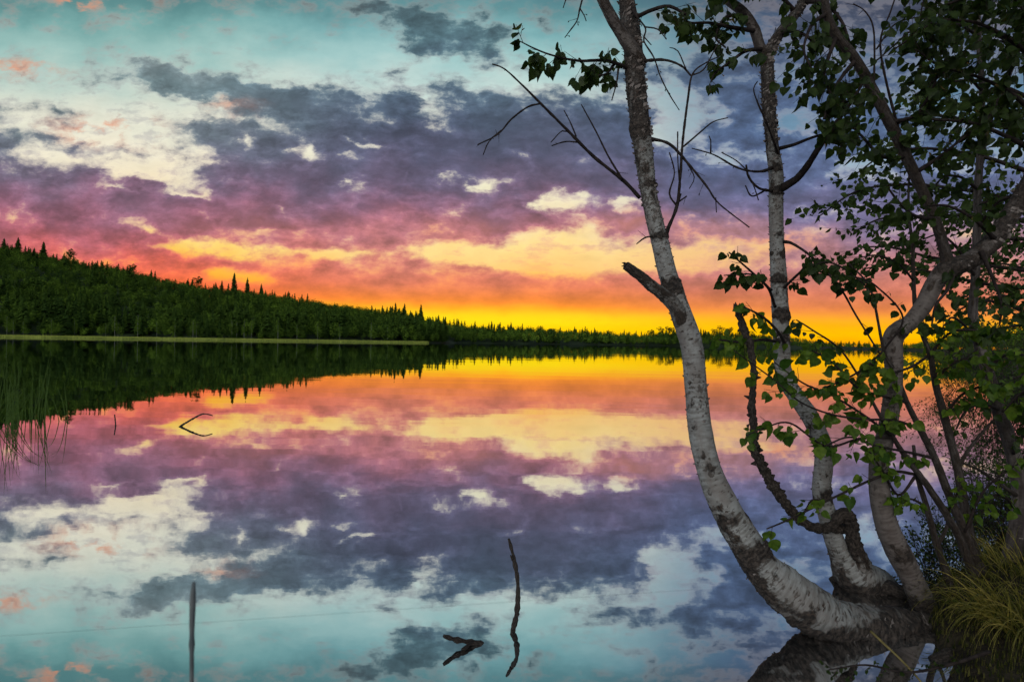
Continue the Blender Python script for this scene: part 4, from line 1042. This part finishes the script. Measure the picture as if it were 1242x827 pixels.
for rows, ns, L, per, sz in [
    ([(1110, 575, 2, 2.6), (1085, 572, 1.8, 2.52), (1054, 583, 1.6, 2.44), (1020, 599, 1.4, 2.36), (985, 616, 1.3, 2.28), (952, 632, 1.1, 2.22), (930, 641, .8, 2.18)], 6, .05, 2, .05),
    ([(1000, 608, 1, 2.3), (985, 606, .9, 2.26), (975, 622, .7, 2.24)], 2, .03, 2, .045),
    ([(1134, 556, 2, 2.65), (1100, 548, 1.6, 2.55), (1060, 540, 1.4, 2.46), (1030, 530, 1.2, 2.4), (1000, 541, 1, 2.36)], 7, .08, 3, .05),
    ([(1116, 520, 2, 2.62), (1085, 510, 1.6, 2.52), (1045, 508, 1.4, 2.42), (1007, 502, 1.2, 2.36), (970, 487, 1, 2.3), (938, 460, .9, 2.26), (890, 425, .7, 2.2)], 11, .09, 3, .05),
    ([(1083, 530, 2, 2.52), (1042, 532, 1.6, 2.46), (1002, 541, 1.4, 2.4), (958, 513, 1.2, 2.32), (925, 520, 1, 2.26), (905, 528, .8, 2.2)], 9, .08, 3, .052),
    ([(1100, 488, 2, 2.6), (1070, 480, 1.6, 2.5), (1040, 470, 1.4, 2.42), (1010, 440, 1.2, 2.36), (985, 425, 1, 2.3)], 9, .09, 3, .05),
    ([(1083, 530, 1.8, 2.52), (1050, 505, 1.5, 2.45), (1010, 480, 1.2, 2.4), (975, 465, 1, 2.36), (940, 440, .8, 2.3)], 10, .09, 3, .05),
    ([(1072, 425, 1.6, 2.54), (1050, 445, 1.4, 2.46), (1025, 460, 1.2, 2.4), (1000, 470, 1, 2.36)], 8, .08, 3, .05),
    ([(1050, 470, 1.4, 2.48), (1020, 425, 1.2, 2.42), (985, 400, 1, 2.36), (966, 388, .8, 2.34)], 4, .06, 2, .045),
    ([(1128, 430, 2, 2.65), (1105, 445, 1.6, 2.58), (1075, 452, 1.2, 2.5), (1055, 440, 1, 2.44)], 7, .09, 3, .05),
    ([(1112, 575, 2, 2.62), (1090, 600, 1.5, 2.56), (1070, 570, 1.2, 2.5), (1055, 548, 1, 2.45)], 6, .07, 3, .048),
    ([(1124, 615, 1.6, 2.66), (1105, 605, 1.3, 2.6), (1092, 612, 1, 2.56)], 4, .05, 2, .045),
    ([(1150, 620, 1.4, 2.66), (1160, 600, 1.2, 2.62), (1170, 585, .9, 2.6)], 4, .06, 2, .045),
    ([(1134, 462, 2, 2.67), (1150, 445, 1.6, 2.6), (1170, 435, 1.4, 2.54), (1195, 440, 1, 2.5)], 10, .10, 3, .05),
    ([(1128, 430, 2, 2.65), (1150, 405, 1.6, 2.6), (1175, 400, 1.4, 2.54), (1205, 405, 1, 2.5)], 9, .10, 3, .05),
    ([(1145, 504, 2, 2.7), (1165, 480, 1.6, 2.64), (1185, 470, 1.4, 2.58), (1215, 465, 1, 2.52)], 10, .10, 3, .05),
    ([(1108, 340, 1.6, 2.6), (1090, 320, 1.3, 2.55), (1065, 310, 1.1, 2.5), (1045, 312, .8, 2.46)], 5, .06, 2, .044),
    ([(1056, 352, 1.2, 2.5), (1030, 330, 1.1, 2.48), (1005, 318, 1, 2.46), (985, 322, .8, 2.44)], 7, .07, 3, .046),
    ([(1030, 320, 1.2, 2.5), (1040, 345, 1.1, 2.48), (1052, 350, 1, 2.46), (1060, 360, .8, 2.44)], 4, .05, 3, .046),
    ([(1072, 425, 1.3, 2.54), (1095, 385, 1.1, 2.5), (1060, 345, 1, 2.46), (1035, 335, .8, 2.44)], 3, .05, 2, .046),
    ([(1215, 500, 1.8, 2.7), (1235, 480, 1.4, 2.66), (1255, 470, 1.1, 2.6)], 7, .1, 3, .05),
    ([(1170, 645, 1.8, 2.7), (1190, 600, 1.4, 2.66), (1215, 575, 1.1, 2.6), (1240, 560, .8, 2.6)], 6, .08, 3, .045)]:
    q += 1; leafy(TD, rows, int(ns * 1.35) + 1, L, per, sz * .88, q, .08, M_LEAF_LIT if rows[-1][1] > 395 else None)

# ------------------------------------------------------------------ 5 the tree at the right edge
TE = empty('alder_tree', base_at(1222, 724, 2.95))
tag(TE, 'dark stemmed tree at the right edge rising straight through the crown from behind the grass', 'tree')
trunk(TE, [(1222, 740, 11, 2.95), (1222, 700, 9.5, 2.95), (1232, 650, 8.6, 2.95), (1237, 600, 8.2, 2.95), (1229, 550, 8, 2.93), (1211, 496, 7, 2.92), (1197, 448, 6.4, 2.9), (1188, 420, 5.8, 2.9), (1180, 382, 5.2, 2.9), (1183, 336, 4.6, 2.9), (1185, 278, 4.4, 2.9), (1186, 230, 4.2, 2.9), (1190, 170, 3.6, 2.9), (1191, 110, 3.2, 2.9), (1187, 44, 2.8, 2.9), (1186, -20, 2.2, 2.9), (1186, -90, 1.4, 2.9)],
      M_STEM, 20, .014, .06, knots=[(1197, 448, .4, .1)], rough_from=.5, flakes=150, seed=4)
mb = MB(); p_, r_ = pxpath([(1189, 190, 4, 2.9), (1198, 150, 3.6, 2.86), (1222, 94, 3, 2.82), (1240, 47, 2.6, 2.78), (1255, 0, 2, 2.76)], .014); mb.tube(p_, r_, 12, bump=.08, freq=20, dark=[.3] * len(p_)); mb.build('limb', M_STEM, TE)
mb = MB(); p_, r_ = pxpath([(1232, 600, 2.6, 2.94), (1210, 585, 2, 2.88), (1188, 570, 1.6, 2.84), (1165, 560, 1.1, 2.8)], .014); mb.tube(p_, r_, 10, bump=.08, freq=20, dark=[.3] * len(p_)); mb.build('limb', M_STEM, TE)
for rows, ns, L, per in [
    ([(1191, 110, 2, 2.9), (1170, 90, 1.6, 2.8), (1150, 85, 1.2, 2.75), (1130, 100, 1, 2.7)], 10, .14, 4),
    ([(1187, 44, 2, 2.9), (1160, 30, 1.6, 2.8), (1135, 45, 1.2, 2.75), (1120, 70, 1, 2.7)], 10, .15, 4),
    ([(1190, 150, 2, 2.9), (1215, 135, 1.6, 2.8), (1235, 145, 1.2, 2.75), (1250, 170, 1, 2.7)], 9, .14, 4),
    ([(1222, 94, 2, 2.8), (1230, 70, 1.6, 2.75), (1215, 50, 1.2, 2.7), (1200, 60, 1, 2.66)], 10, .14, 4),
    ([(1186, 0, 2, 2.9), (1210, -20, 1.6, 2.8), (1235, 0, 1.2, 2.75), (1245, 30, 1, 2.7)], 12, .16, 4),
    ([(1185, 278, 2, 2.9), (1205, 250, 1.6, 2.8), (1225, 240, 1.2, 2.75), (1250, 245, 1, 2.7)], 8, .12, 4),
    ([(1183, 336, 2, 2.9), (1160, 300, 1.6, 2.8), (1140, 285, 1.2, 2.75), (1120, 290, 1, 2.7)], 6, .1, 3),
    ([(1186, 230, 2, 2.9), (1165, 215, 1.6, 2.8), (1145, 215, 1.2, 2.75), (1130, 230, 1, 2.7)], 8, .12, 4),
    ([(1188, 420, 2, 2.9), (1170, 395, 1.6, 2.8), (1155, 385, 1.2, 2.75), (1145, 395, 1, 2.7)], 6, .1, 3),
    ([(1197, 448, 2, 2.9), (1220, 430, 1.6, 2.8), (1240, 430, 1.2, 2.75), (1260, 440, 1, 2.7)], 9, .13, 4),
    ([(1211, 496, 2, 2.9), (1190, 490, 1.6, 2.8), (1170, 500, 1.2, 2.75), (1160, 520, 1, 2.7)], 6, .1, 3),
    ([(1229, 550, 2, 2.9), (1245, 520, 1.6, 2.8), (1255, 500, 1.2, 2.75)], 7, .12, 4),
    ([(1234, 620, 2, 2.9), (1215, 600, 1.6, 2.8), (1195, 610, 1.2, 2.75)], 5, .1, 3)]:
    q += 1; leafy(TE, rows, int(ns * 1.1), L * 1.25, per, .040, q, .1, M_LEAF_LIT if q % 3 == 0 and rows[-1][1] > 380 else None)

# ------------------------------------------------------------------ 6 trees and bushes behind, with small leaves
def fine_tree(name, label, cat, bpx, bpy_, d, stemrows, sprays, size, seed):
    t = empty(name, base_at(bpx, bpy_, d)); tag(t, label, cat)
    mb = MB(); p_, r_ = pxpath(stemrows, .04); mb.tube(p_, r_, 10, bump=.08, freq=9, dark=[.4] * len(p_)); mb.build('trunk', M_BARK3, t)
    for i, (rows, ns, L, per) in enumerate(sprays):
        leafy(t, rows, int(ns * 1.6), L * .95, per, size, seed + i, .05, M_LEAF_FINE, None, ST, True, sides=5, droop=.6)
    return t
fine_tree('birch_tree', 'birch farther back whose small leaved boughs reach left behind the crooked stem', 'birch', 1275, 600, 4.8,
    [(1275, 640, 9, 4.8), (1270, 500, 8, 4.8), (1262, 380, 7, 4.8), (1255, 260, 6, 4.8), (1250, 150, 5, 4.8), (1245, 20, 4, 4.8), (1240, -100, 2, 4.8)],
    [([(1255, 250, 3, 4.8), (1180, 232, 2.2, 4.7), (1100, 224, 1.6, 4.6), (1040, 232, 1.2, 4.5), (994, 262, .8, 4.45)], 34, .28, 5),
     ([(1256, 270, 3, 4.8), (1190, 262, 2.2, 4.7), (1120, 262, 1.6, 4.6), (1070, 265, 1.2, 4.5), (1040, 279, .8, 4.45)], 30, .26, 5),
     ([(1258, 330, 3, 4.8), (1200, 322, 2.2, 4.7), (1130, 312, 1.6, 4.6), (1080, 300, 1.2, 4.5), (1038, 300, .8, 4.45)], 28, .24, 5),
     ([(1260, 350, 3, 4.8), (1200, 345, 2.2, 4.7), (1130, 330, 1.6, 4.6), (1080, 322, 1.2, 4.5), (1048, 326, .8, 4.45)], 24, .22, 5),
     ([(1252, 210, 3, 4.8), (1190, 190, 2.2, 4.7), (1120, 180, 1.6, 4.6), (1070, 190, 1.2, 4.5), (1040, 210, .8, 4.45)], 30, .28, 5),
     ([(1250, 160, 3, 4.8), (1190, 150, 2.2, 4.7), (1130, 140, 1.6, 4.6), (1090, 150, 1.2, 4.5)], 26, .28, 5),
     ([(1250, 120, 3, 4.8), (1200, 100, 2.2, 4.7), (1150, 100, 1.6, 4.6), (1110, 115, 1.2, 4.5)], 20, .28, 5),
     ([(1256, 230, 3, 4.8), (1220, 240, 2.2, 4.7), (1180, 250, 1.6, 4.6), (1150, 270, 1.2, 4.5)], 24, .28, 5),
     ([(1258, 290, 3, 4.8), (1225, 290, 2.2, 4.7), (1190, 295, 1.6, 4.6), (1165, 300, 1.2, 4.5)], 22, .26, 5),
     ([(1262, 390, 3, 4.8), (1225, 370, 2.2, 4.7), (1190, 365, 1.6, 4.6), (1165, 375, 1.2, 4.5)], 22, .22, 5),
     ([(1246, 60, 3, 4.8), (1200, 40, 2.2, 4.7), (1150, 30, 1.6, 4.6), (1100, 40, 1.2, 4.5)], 20, .3, 5),
     ([(1242, -20, 3, 4.8), (1200, -50, 2.2, 4.7), (1150, -60, 1.6, 4.6), (1080, -50, 1.2, 4.5)], 16, .3, 5)], .062, 200)
fine_tree('birch_tree', 'far small leaved birch glowing orange between its twigs low at the right edge', 'birch', 1290, 470, 8.5,
    [(1290, 500, 7, 8.5), (1285, 420, 6, 8.5), (1280, 340, 5, 8.5), (1270, 250, 3, 8.5)],
    [([(1285, 400, 2, 8.5), (1240, 395, 1.5, 8.4), (1205, 400, 1.2, 8.3), (1180, 412, .8, 8.2)], 34, .45, 6),
     ([(1283, 370, 2, 8.5), (1240, 360, 1.5, 8.4), (1205, 360, 1.2, 8.3), (1180, 372, .8, 8.2)], 34, .45, 6),
     ([(1282, 340, 2, 8.5), (1240, 325, 1.5, 8.4), (1210, 320, 1.2, 8.3), (1190, 330, .8, 8.2)], 30, .45, 6),
     ([(1286, 430, 2, 8.5), (1245, 430, 1.5, 8.4), (1215, 436, 1.2, 8.3), (1190, 446, .8, 8.2)], 34, .45, 6),
     ([(1280, 300, 2, 8.5), (1240, 290, 1.5, 8.4), (1210, 285, 1.2, 8.3)], 26, .45, 6),
     ([(1278, 440, 2, 8.5), (1240, 455, 1.5, 8.4), (1210, 465, 1.2, 8.3)], 26, .45, 6)], .05, 300)

def bush(name, label, cat, group, px, py, d, w, h, nst, leaf, nl, seed, mat_l=None, lift=.8):
    """low shrub: many thin stems from one foot"""
    b0 = P(px, py, d); b0.z = max(bankz(b0.x, b0.y), 0.0) if b0.y < 70 else .1
    t = empty(name, b0); tag(t, label, cat, group)
    r = random.Random(seed); mb = MB(); lv = Leaves(seed)
    for k in range(nst):
        a = r.uniform(0, 2 * PI); s = r.random() ** .6
        dirn = Vector((math.cos(a) * s * w, math.sin(a) * s * w, h * r.uniform(.6, 1)))
        p0 = b0 + Vector((dirn.x * .25, dirn.y * .25, -.03))
        tp = twig_path(p0, dirn, dirn.length, r, step=dirn.length / 9, wander=.35, lift=.4)
        rr = .0035 * max(.35, h)
        mb.tube(tp, [rr * (1 - .75 * i / len(tp)) + .0006 for i in range(len(tp))], 4)
        for j in range(nl):
            q_, dd = along(tp, .2 + .8 * r.random() ** .7)
            off = Vector((r.gauss(0, 1), r.gauss(0, 1), r.gauss(0, 1))) * .07 * h
            if off.length > .015:
                mb.tube([q_, q_ + off], [.0007 * (1 + h), .0005 * (1 + h)], 3, cap=False)
            lv.add(q_ + off, leaf, -.1 + r.gauss(0, .4), dd)
    mb.build('stems', M_TWIG, t); lv.build('leaves', mat_l or M_LEAF_FINE, t, ST)
    return t
BL = [('leafy bush on the right bank directly under the far small leaved birch', 1200, 470, 13, 1.3, 1.6), ('bush cut by the right edge half way up the lake view', 1245, 475, 10, 1.2, 1.5),
      ('low round bush at the outermost point of the right bank, beside the lit water', 1165, 452, 17, 1.2, 1.1)]
for i, (lab, px, py, d, w, h) in enumerate(BL):
    bush('bush', lab, 'bush', 'bushes on the right bank', px, py, d, w, h, 46, .055 if d > 6 else .035, 30, 400 + i)
for i, (px, py, d, w, h, lab) in enumerate([(1130, 712, 3.1, .16, .26, 'tiny leaved low shrub right behind the foot of the crooked stem'), (1160, 700, 3.3, .2, .34, 'fine twiggy low shrub between the young stems, above the grass'), (1185, 680, 3.6, .25, .42, 'low shrub of small round leaves against the pale cloud reflection'),
                                        (1215, 690, 3.4, .2, .36, 'low shrub beside the foot of the dark alder stem'), (1245, 690, 3.3, .2, .4, 'low shrub cut by the right edge above the grass tuft'), (1190, 640, 4.4, .3, .5, 'spindly shrub farther back with more twigs than leaves')]):
    bush('low_shrub', lab, 'shrub', 'low shrubs on the bank', px, py, d, w, h, 26, .016, 26, 500 + i)

# ------------------------------------------------------------------ grass, moss, litter on the bank
def blades(name, label, cat, centre, n, L0, L1, spread, lean, width, seed, material, base_r=.12, kind=None, group=None, curvy=1.0):
    r = random.Random(seed); V = []; T = []
    t0 = len(V)
    for k in range(n):
        a = r.uniform(0, 2 * PI); rr = base_r * math.sqrt(r.random())
        p = Vector((centre.x + rr * math.cos(a), centre.y + rr * math.sin(a), centre.z))
        L = r.uniform(L0, L1); d = Vector((math.cos(a) * spread * r.random() + lean[0] * r.uniform(.3, 1.4), math.sin(a) * spread * r.random() + lean[1] * r.uniform(.3, 1.4), 1)).normalized()
        w = width * r.uniform(.6, 1.2); sidev = d.cross(Vector((r.gauss(0, 1), r.gauss(0, 1), 0))).normalized()
        n_s = 8; g = r.uniform(.6, 1.5) * curvy
        q0 = len(V)
        for i in range(n_s + 1):
            f = i / n_s
            ww = w * (1 - f ** 1.6) + .0002
            V += [tuple(p - sidev * ww), tuple(p + sidev * ww)]
            p = p + d * (L / n_s); d = (d + Vector((0, 0, -.26 * g * (.4 + f)))).normalized()
        for i in range(n_s):
            a0 = q0 + 2 * i; T += [(a0, a0 + 1, a0 + 3), (a0, a0 + 3, a0 + 2)]
    o = tri_mesh(name, V, T, material)
    o.data.transform(Matrix.Translation(-centre)); o.location = centre
    tag(o, label, cat, group, kind); return o
def on_bank(px, py, d):
    p = P(px, py, d); p.z = max(.02, bankz(p.x, p.y)); return p
blades('grass_tuft', 'big yellow green grass tuft drooping over the bank in the lower right corner', 'grass tuft', on_bank(1250, 792, 2.2) + Vector((0, 0, .01)), 360, .12, .36, .9, (-.55, -.35), .0024, 31, M_GRASS, .15, curvy=1.4)
blades('grass_tuft', 'thinner grass tuft spilling left over the dark bank beside the crooked stem foot', 'grass tuft', on_bank(1185, 752, 2.45) + Vector((0, 0, .02)), 90, .15, .34, .7, (-.7, -.4), .0018, 32, M_GRASS, .10, curvy=1.5)
blades('grass_tuft', 'short grass tuft behind the big one, at the alder foot', 'grass tuft', on_bank(1240, 735, 2.7) + Vector((0, 0, .01)), 200, .10, .28, .8, (-.3, -.1), .002, 33, M_GRASS, .18, curvy=1.3)
# moss and litter as ground cover
V = []; T = []; tn = []
r3 = random.Random(8)
for k in range(26000):
    y = r3.uniform(1.6, 4.5) ; x = edge_x(y) + r3.uniform(-.02, 1.6)
    z = bankz(x, y)
    if z < .015: continue
    s = r3.uniform(.0015, .005); a = r3.uniform(0, 6.28); q_ = len(V)
    V += [(x - s * math.cos(a), y - s * math.sin(a), z - .004), (x + s * math.cos(a), y + s * math.sin(a), z - .002), (x + r3.uniform(-s, s), y + r3.uniform(-s, s), z + r3.uniform(.008, .035))]; T.append((q_, q_ + 1, q_ + 2))
    tn += [r3.random()] * 3
M_MOSS = tint_mat('moss_litter', (0.02, 0.03, 0.008), (0.11, 0.10, 0.03), .1, 6)
tag(tri_mesh('moss', V, T, M_MOSS, tint=tn), 'moss, short grass and leaf litter covering the dark bank', 'moss', kind='stuff')
r5 = random.Random(44)
for k in range(9):
    x0 = r5.uniform(1035, 1125); y0 = r5.uniform(757, 770); d0 = r5.uniform(2.34, 2.42)
    rows = [(x0, y0, r5.uniform(3, 5), d0 + .05), (x0 + r5.uniform(-14, 14), y0 + r5.uniform(8, 14), r5.uniform(2, 4), d0), (x0 + r5.uniform(-30, 30), y0 + r5.uniform(22, 32), r5.uniform(.8, 2), d0 - .03)]
    mb = MB(); p_, r_ = pxpath(rows, .007); mb.tube(p_, r_, 12, bump=.4, freq=30, dark=[1] * len(p_)); mb.build('root', M_DEAD, TA)
# drowned roots and peat lumps round the stems
for i, (rows, lab) in enumerate([
    ([(1065, 778, 7, 2.38), (1095, 785, 11, 2.36), (1125, 783, 13, 2.36), (1160, 775, 12, 2.4)], 'black root lying under the sweeping birch stem at the water line'),
    ([(1095, 748, 6, 2.55), (1110, 757, 8, 2.5), (1135, 766, 9, 2.46), (1165, 772, 8, 2.44)], 'black root knot between the sweeping stem and the crooked stem'),
    ([(1130, 800, 5, 2.2), (1150, 795, 8, 2.22), (1180, 790, 9, 2.26)], 'short black root end below the grass at the water line')]):
    mb = MB(); p_, r_ = pxpath(rows, .01); mb.tube(p_, r_, 20, bump=.35, freq=14, dark=[1] * len(p_))
    o = mb.build('tree_root', M_DEAD); tag(o, lab, 'root', 'black roots at the water line')
# fallen yellow stem with a leaf
mb = MB(); p_, r_ = pxpath([(1056, 765, 1.6, 2.2), (1075, 783, 1.4, 2.14), (1096, 803, 1.3, 2.08), (1120, 830, 1.2, 2.0), (1150, 870, 1.2, 1.9)], .01); mb.tube(p_, r_, 6, bump=.1, freq=50)
tag(mb.build('grass_stalk', plain_mat('dry_stalk', (.14, .11, .04), (.26, .20, .07), 30)), 'dry yellow stalk slanting across the black stem foot', 'stalk')
# leafy twig hanging over the water at the bottom
tw = empty('fallen_twig', P(1180, 800, 1.95)); tag(tw, 'leafy twig hanging just over the water at the bottom, leaves black against the reflection', 'twig')
leafy(tw, [(1200, 790, 2.4, 1.98), (1150, 806, 2, 1.96), (1100, 815, 1.5, 1.94), (1050, 806, 1.2, 1.92), (1005, 812, .8, 1.9)], 16, .05, 4, .016, 700, .15, tpl=ST)

# ------------------------------------------------------------------ things in the water
def water_stick(name, label, cat, rows_list, material=M_DEAD, bump=.2, group=None):
    mb = MB()
    for rows in rows_list:
        p_, r_ = pxpath(rows, .01); mb.tube(p_, [x * .8 * random.uniform(.8, 1.2) for x in r_], 12, bump=bump * 1.8, freq=30, dark=[1] * len(p_))
    b0 = sum(mb.v, Vector()) / len(mb.v); b0.z = 0
    o = mb.build(name, material); o.data.transform(Matrix.Translation(-b0)); o.location = b0
    tag(o, label, cat, group); return o
water_stick('dead_stick', 'tall thin dead stick standing out of the water at the bottom middle', 'stick', [[(621, 790, 4, 2.25), (622, 767, 3.8, 2.35), (627, 740, 3.6, 2.4), (628, 705, 3.2, 2.46), (623, 676, 2.8, 2.53), (617, 653, 1.8, 2.58)], [(626, 748, 2, 2.38), (629, 744, 1.4, 2.37)], [(622, 678, 2, 2.52), (619, 673, 1, 2.52)]])
water_stick('dead_stick', 'short black stick low over the water, its mirror image making a V', 'stick', [[(592, 786, 3, 2.28), (582, 780, 3.6, 2.265), (568, 778, 3.8, 2.25), (552, 775, 3.4, 2.23), (538, 771, 2.6, 2.21)], [(572, 778, 2.6, 2.25), (566, 784, 2.2, 2.22), (560, 787, 1.4, 2.2)]])
water_stick('dead_stick', 'bent black twig in the water far left, its mirror image making an open fork', 'stick', [[(212, 522, 1.4, 7.5), (218, 517.5, 1.5, 7.62), (230, 510, 1.4, 7.7), (243, 503, 1.2, 7.8), (250, 502, 1, 7.82), (258, 504, .8, 7.85)]])
water_stick('dead_stick', 'small upright twig standing alone in the pink water near the reeds', 'stick', [[(140, 518, .9, 7.6), (140, 512, .9, 7.65), (139, 503, .7, 7.7)]])
# blurred stalk close to the lens
M_STALK = plain_mat('grey_stalk', (.10, .12, .13), (.17, .18, .18), 20)
water_stick('reed_stalk', 'grey out of focus stalk close to the viewer at the bottom left', 'stalk', [[(232, 1100, 3.4, .62), (232.5, 830, 3.4, .62), (233, 760, 3.6, .62), (234, 720, 4.2, .62), (235, 706, 2.6, .62)]], M_STALK, .12)
# thread lying on the surface
mb = MB(); pts = [Vector((P(x, y, d).x, P(x, y, d).y, .002)) for x, y, d in [(x, 771 - x * .067 + 3 * math.sin(x * .01), 1.2 * F / ((771 - x * .067) - (415 + (x - 621) * .0157))) for x in range(-60, 860, 20)]]
mb.tube(pts, [.00022] * len(pts), 5); tag(mb.build('thread', M_STALK), 'fine pale thread stretched along the water surface below the clouds', 'thread')
# reeds at the left edge
rc = P(12, 508, 8.0); rc.z = -.02
t = empty('reed_clump', rc); tag(t, 'clump of tall thin green reeds standing in the water at the left edge', 'reeds')
def reed(p, d, L, w, g, r):
    V = []; T = []; sidev = Vector((1, 0, 0)); n_s = 12
    for i in range(n_s + 1):
        f = i / n_s; ww = w * (1 - f ** 2) + .0006
        V += [tuple(p - sidev * ww), tuple(p + sidev * ww + Vector((0, ww, 0)))]
        p = p + d * (L / n_s); d = (d + Vector((0, 0, -.16 * g * f))).normalized()
    for i in range(n_s):
        a0 = 2 * i; T += [(a0, a0 + 1, a0 + 3), (a0, a0 + 3, a0 + 2)]
    return V, T
r4 = random.Random(12)
for k in range(62):
    px = r4.choice([r4.uniform(-60, 30), r4.uniform(-20, 22), r4.uniform(10, 55)]); p = P(px, 505, r4.uniform(7.4, 8.7)); p.z = -.05
    g = r4.uniform(0, .5) if k % 5 else r4.uniform(1.6, 3.2)
    V, T = reed(p, Vector((r4.gauss(0.02, .08), r4.gauss(0, .08), 1)).normalized(), r4.uniform(.35, .95) if k % 7 else r4.uniform(.9, 1.05), r4.uniform(.0022, .005), g, r4)
    tri_mesh('reed', V, T, M_REED, t)
for px, L, g, lx in [(82, .62, 1.0, -.08), (62, .7, .3, -.22), (80, .6, 2.6, -.15), (72, .5, 2.8, -.2), (2, 1.1, 2.6, .5), (8, 1.2, 3.2, .45), (-6, 1.15, 2.4, .6), (14, 1.0, 3.4, .5), (20, .9, 3.0, .4), (-12, 1.2, 2.8, .62)]:
    p = P(px, 508, 7.9); p.z = -.03
    V, T = reed(p, Vector((lx, 0, 1)).normalized(), L, .004, g, r4); tri_mesh('reed', V, T, M_REED, t)
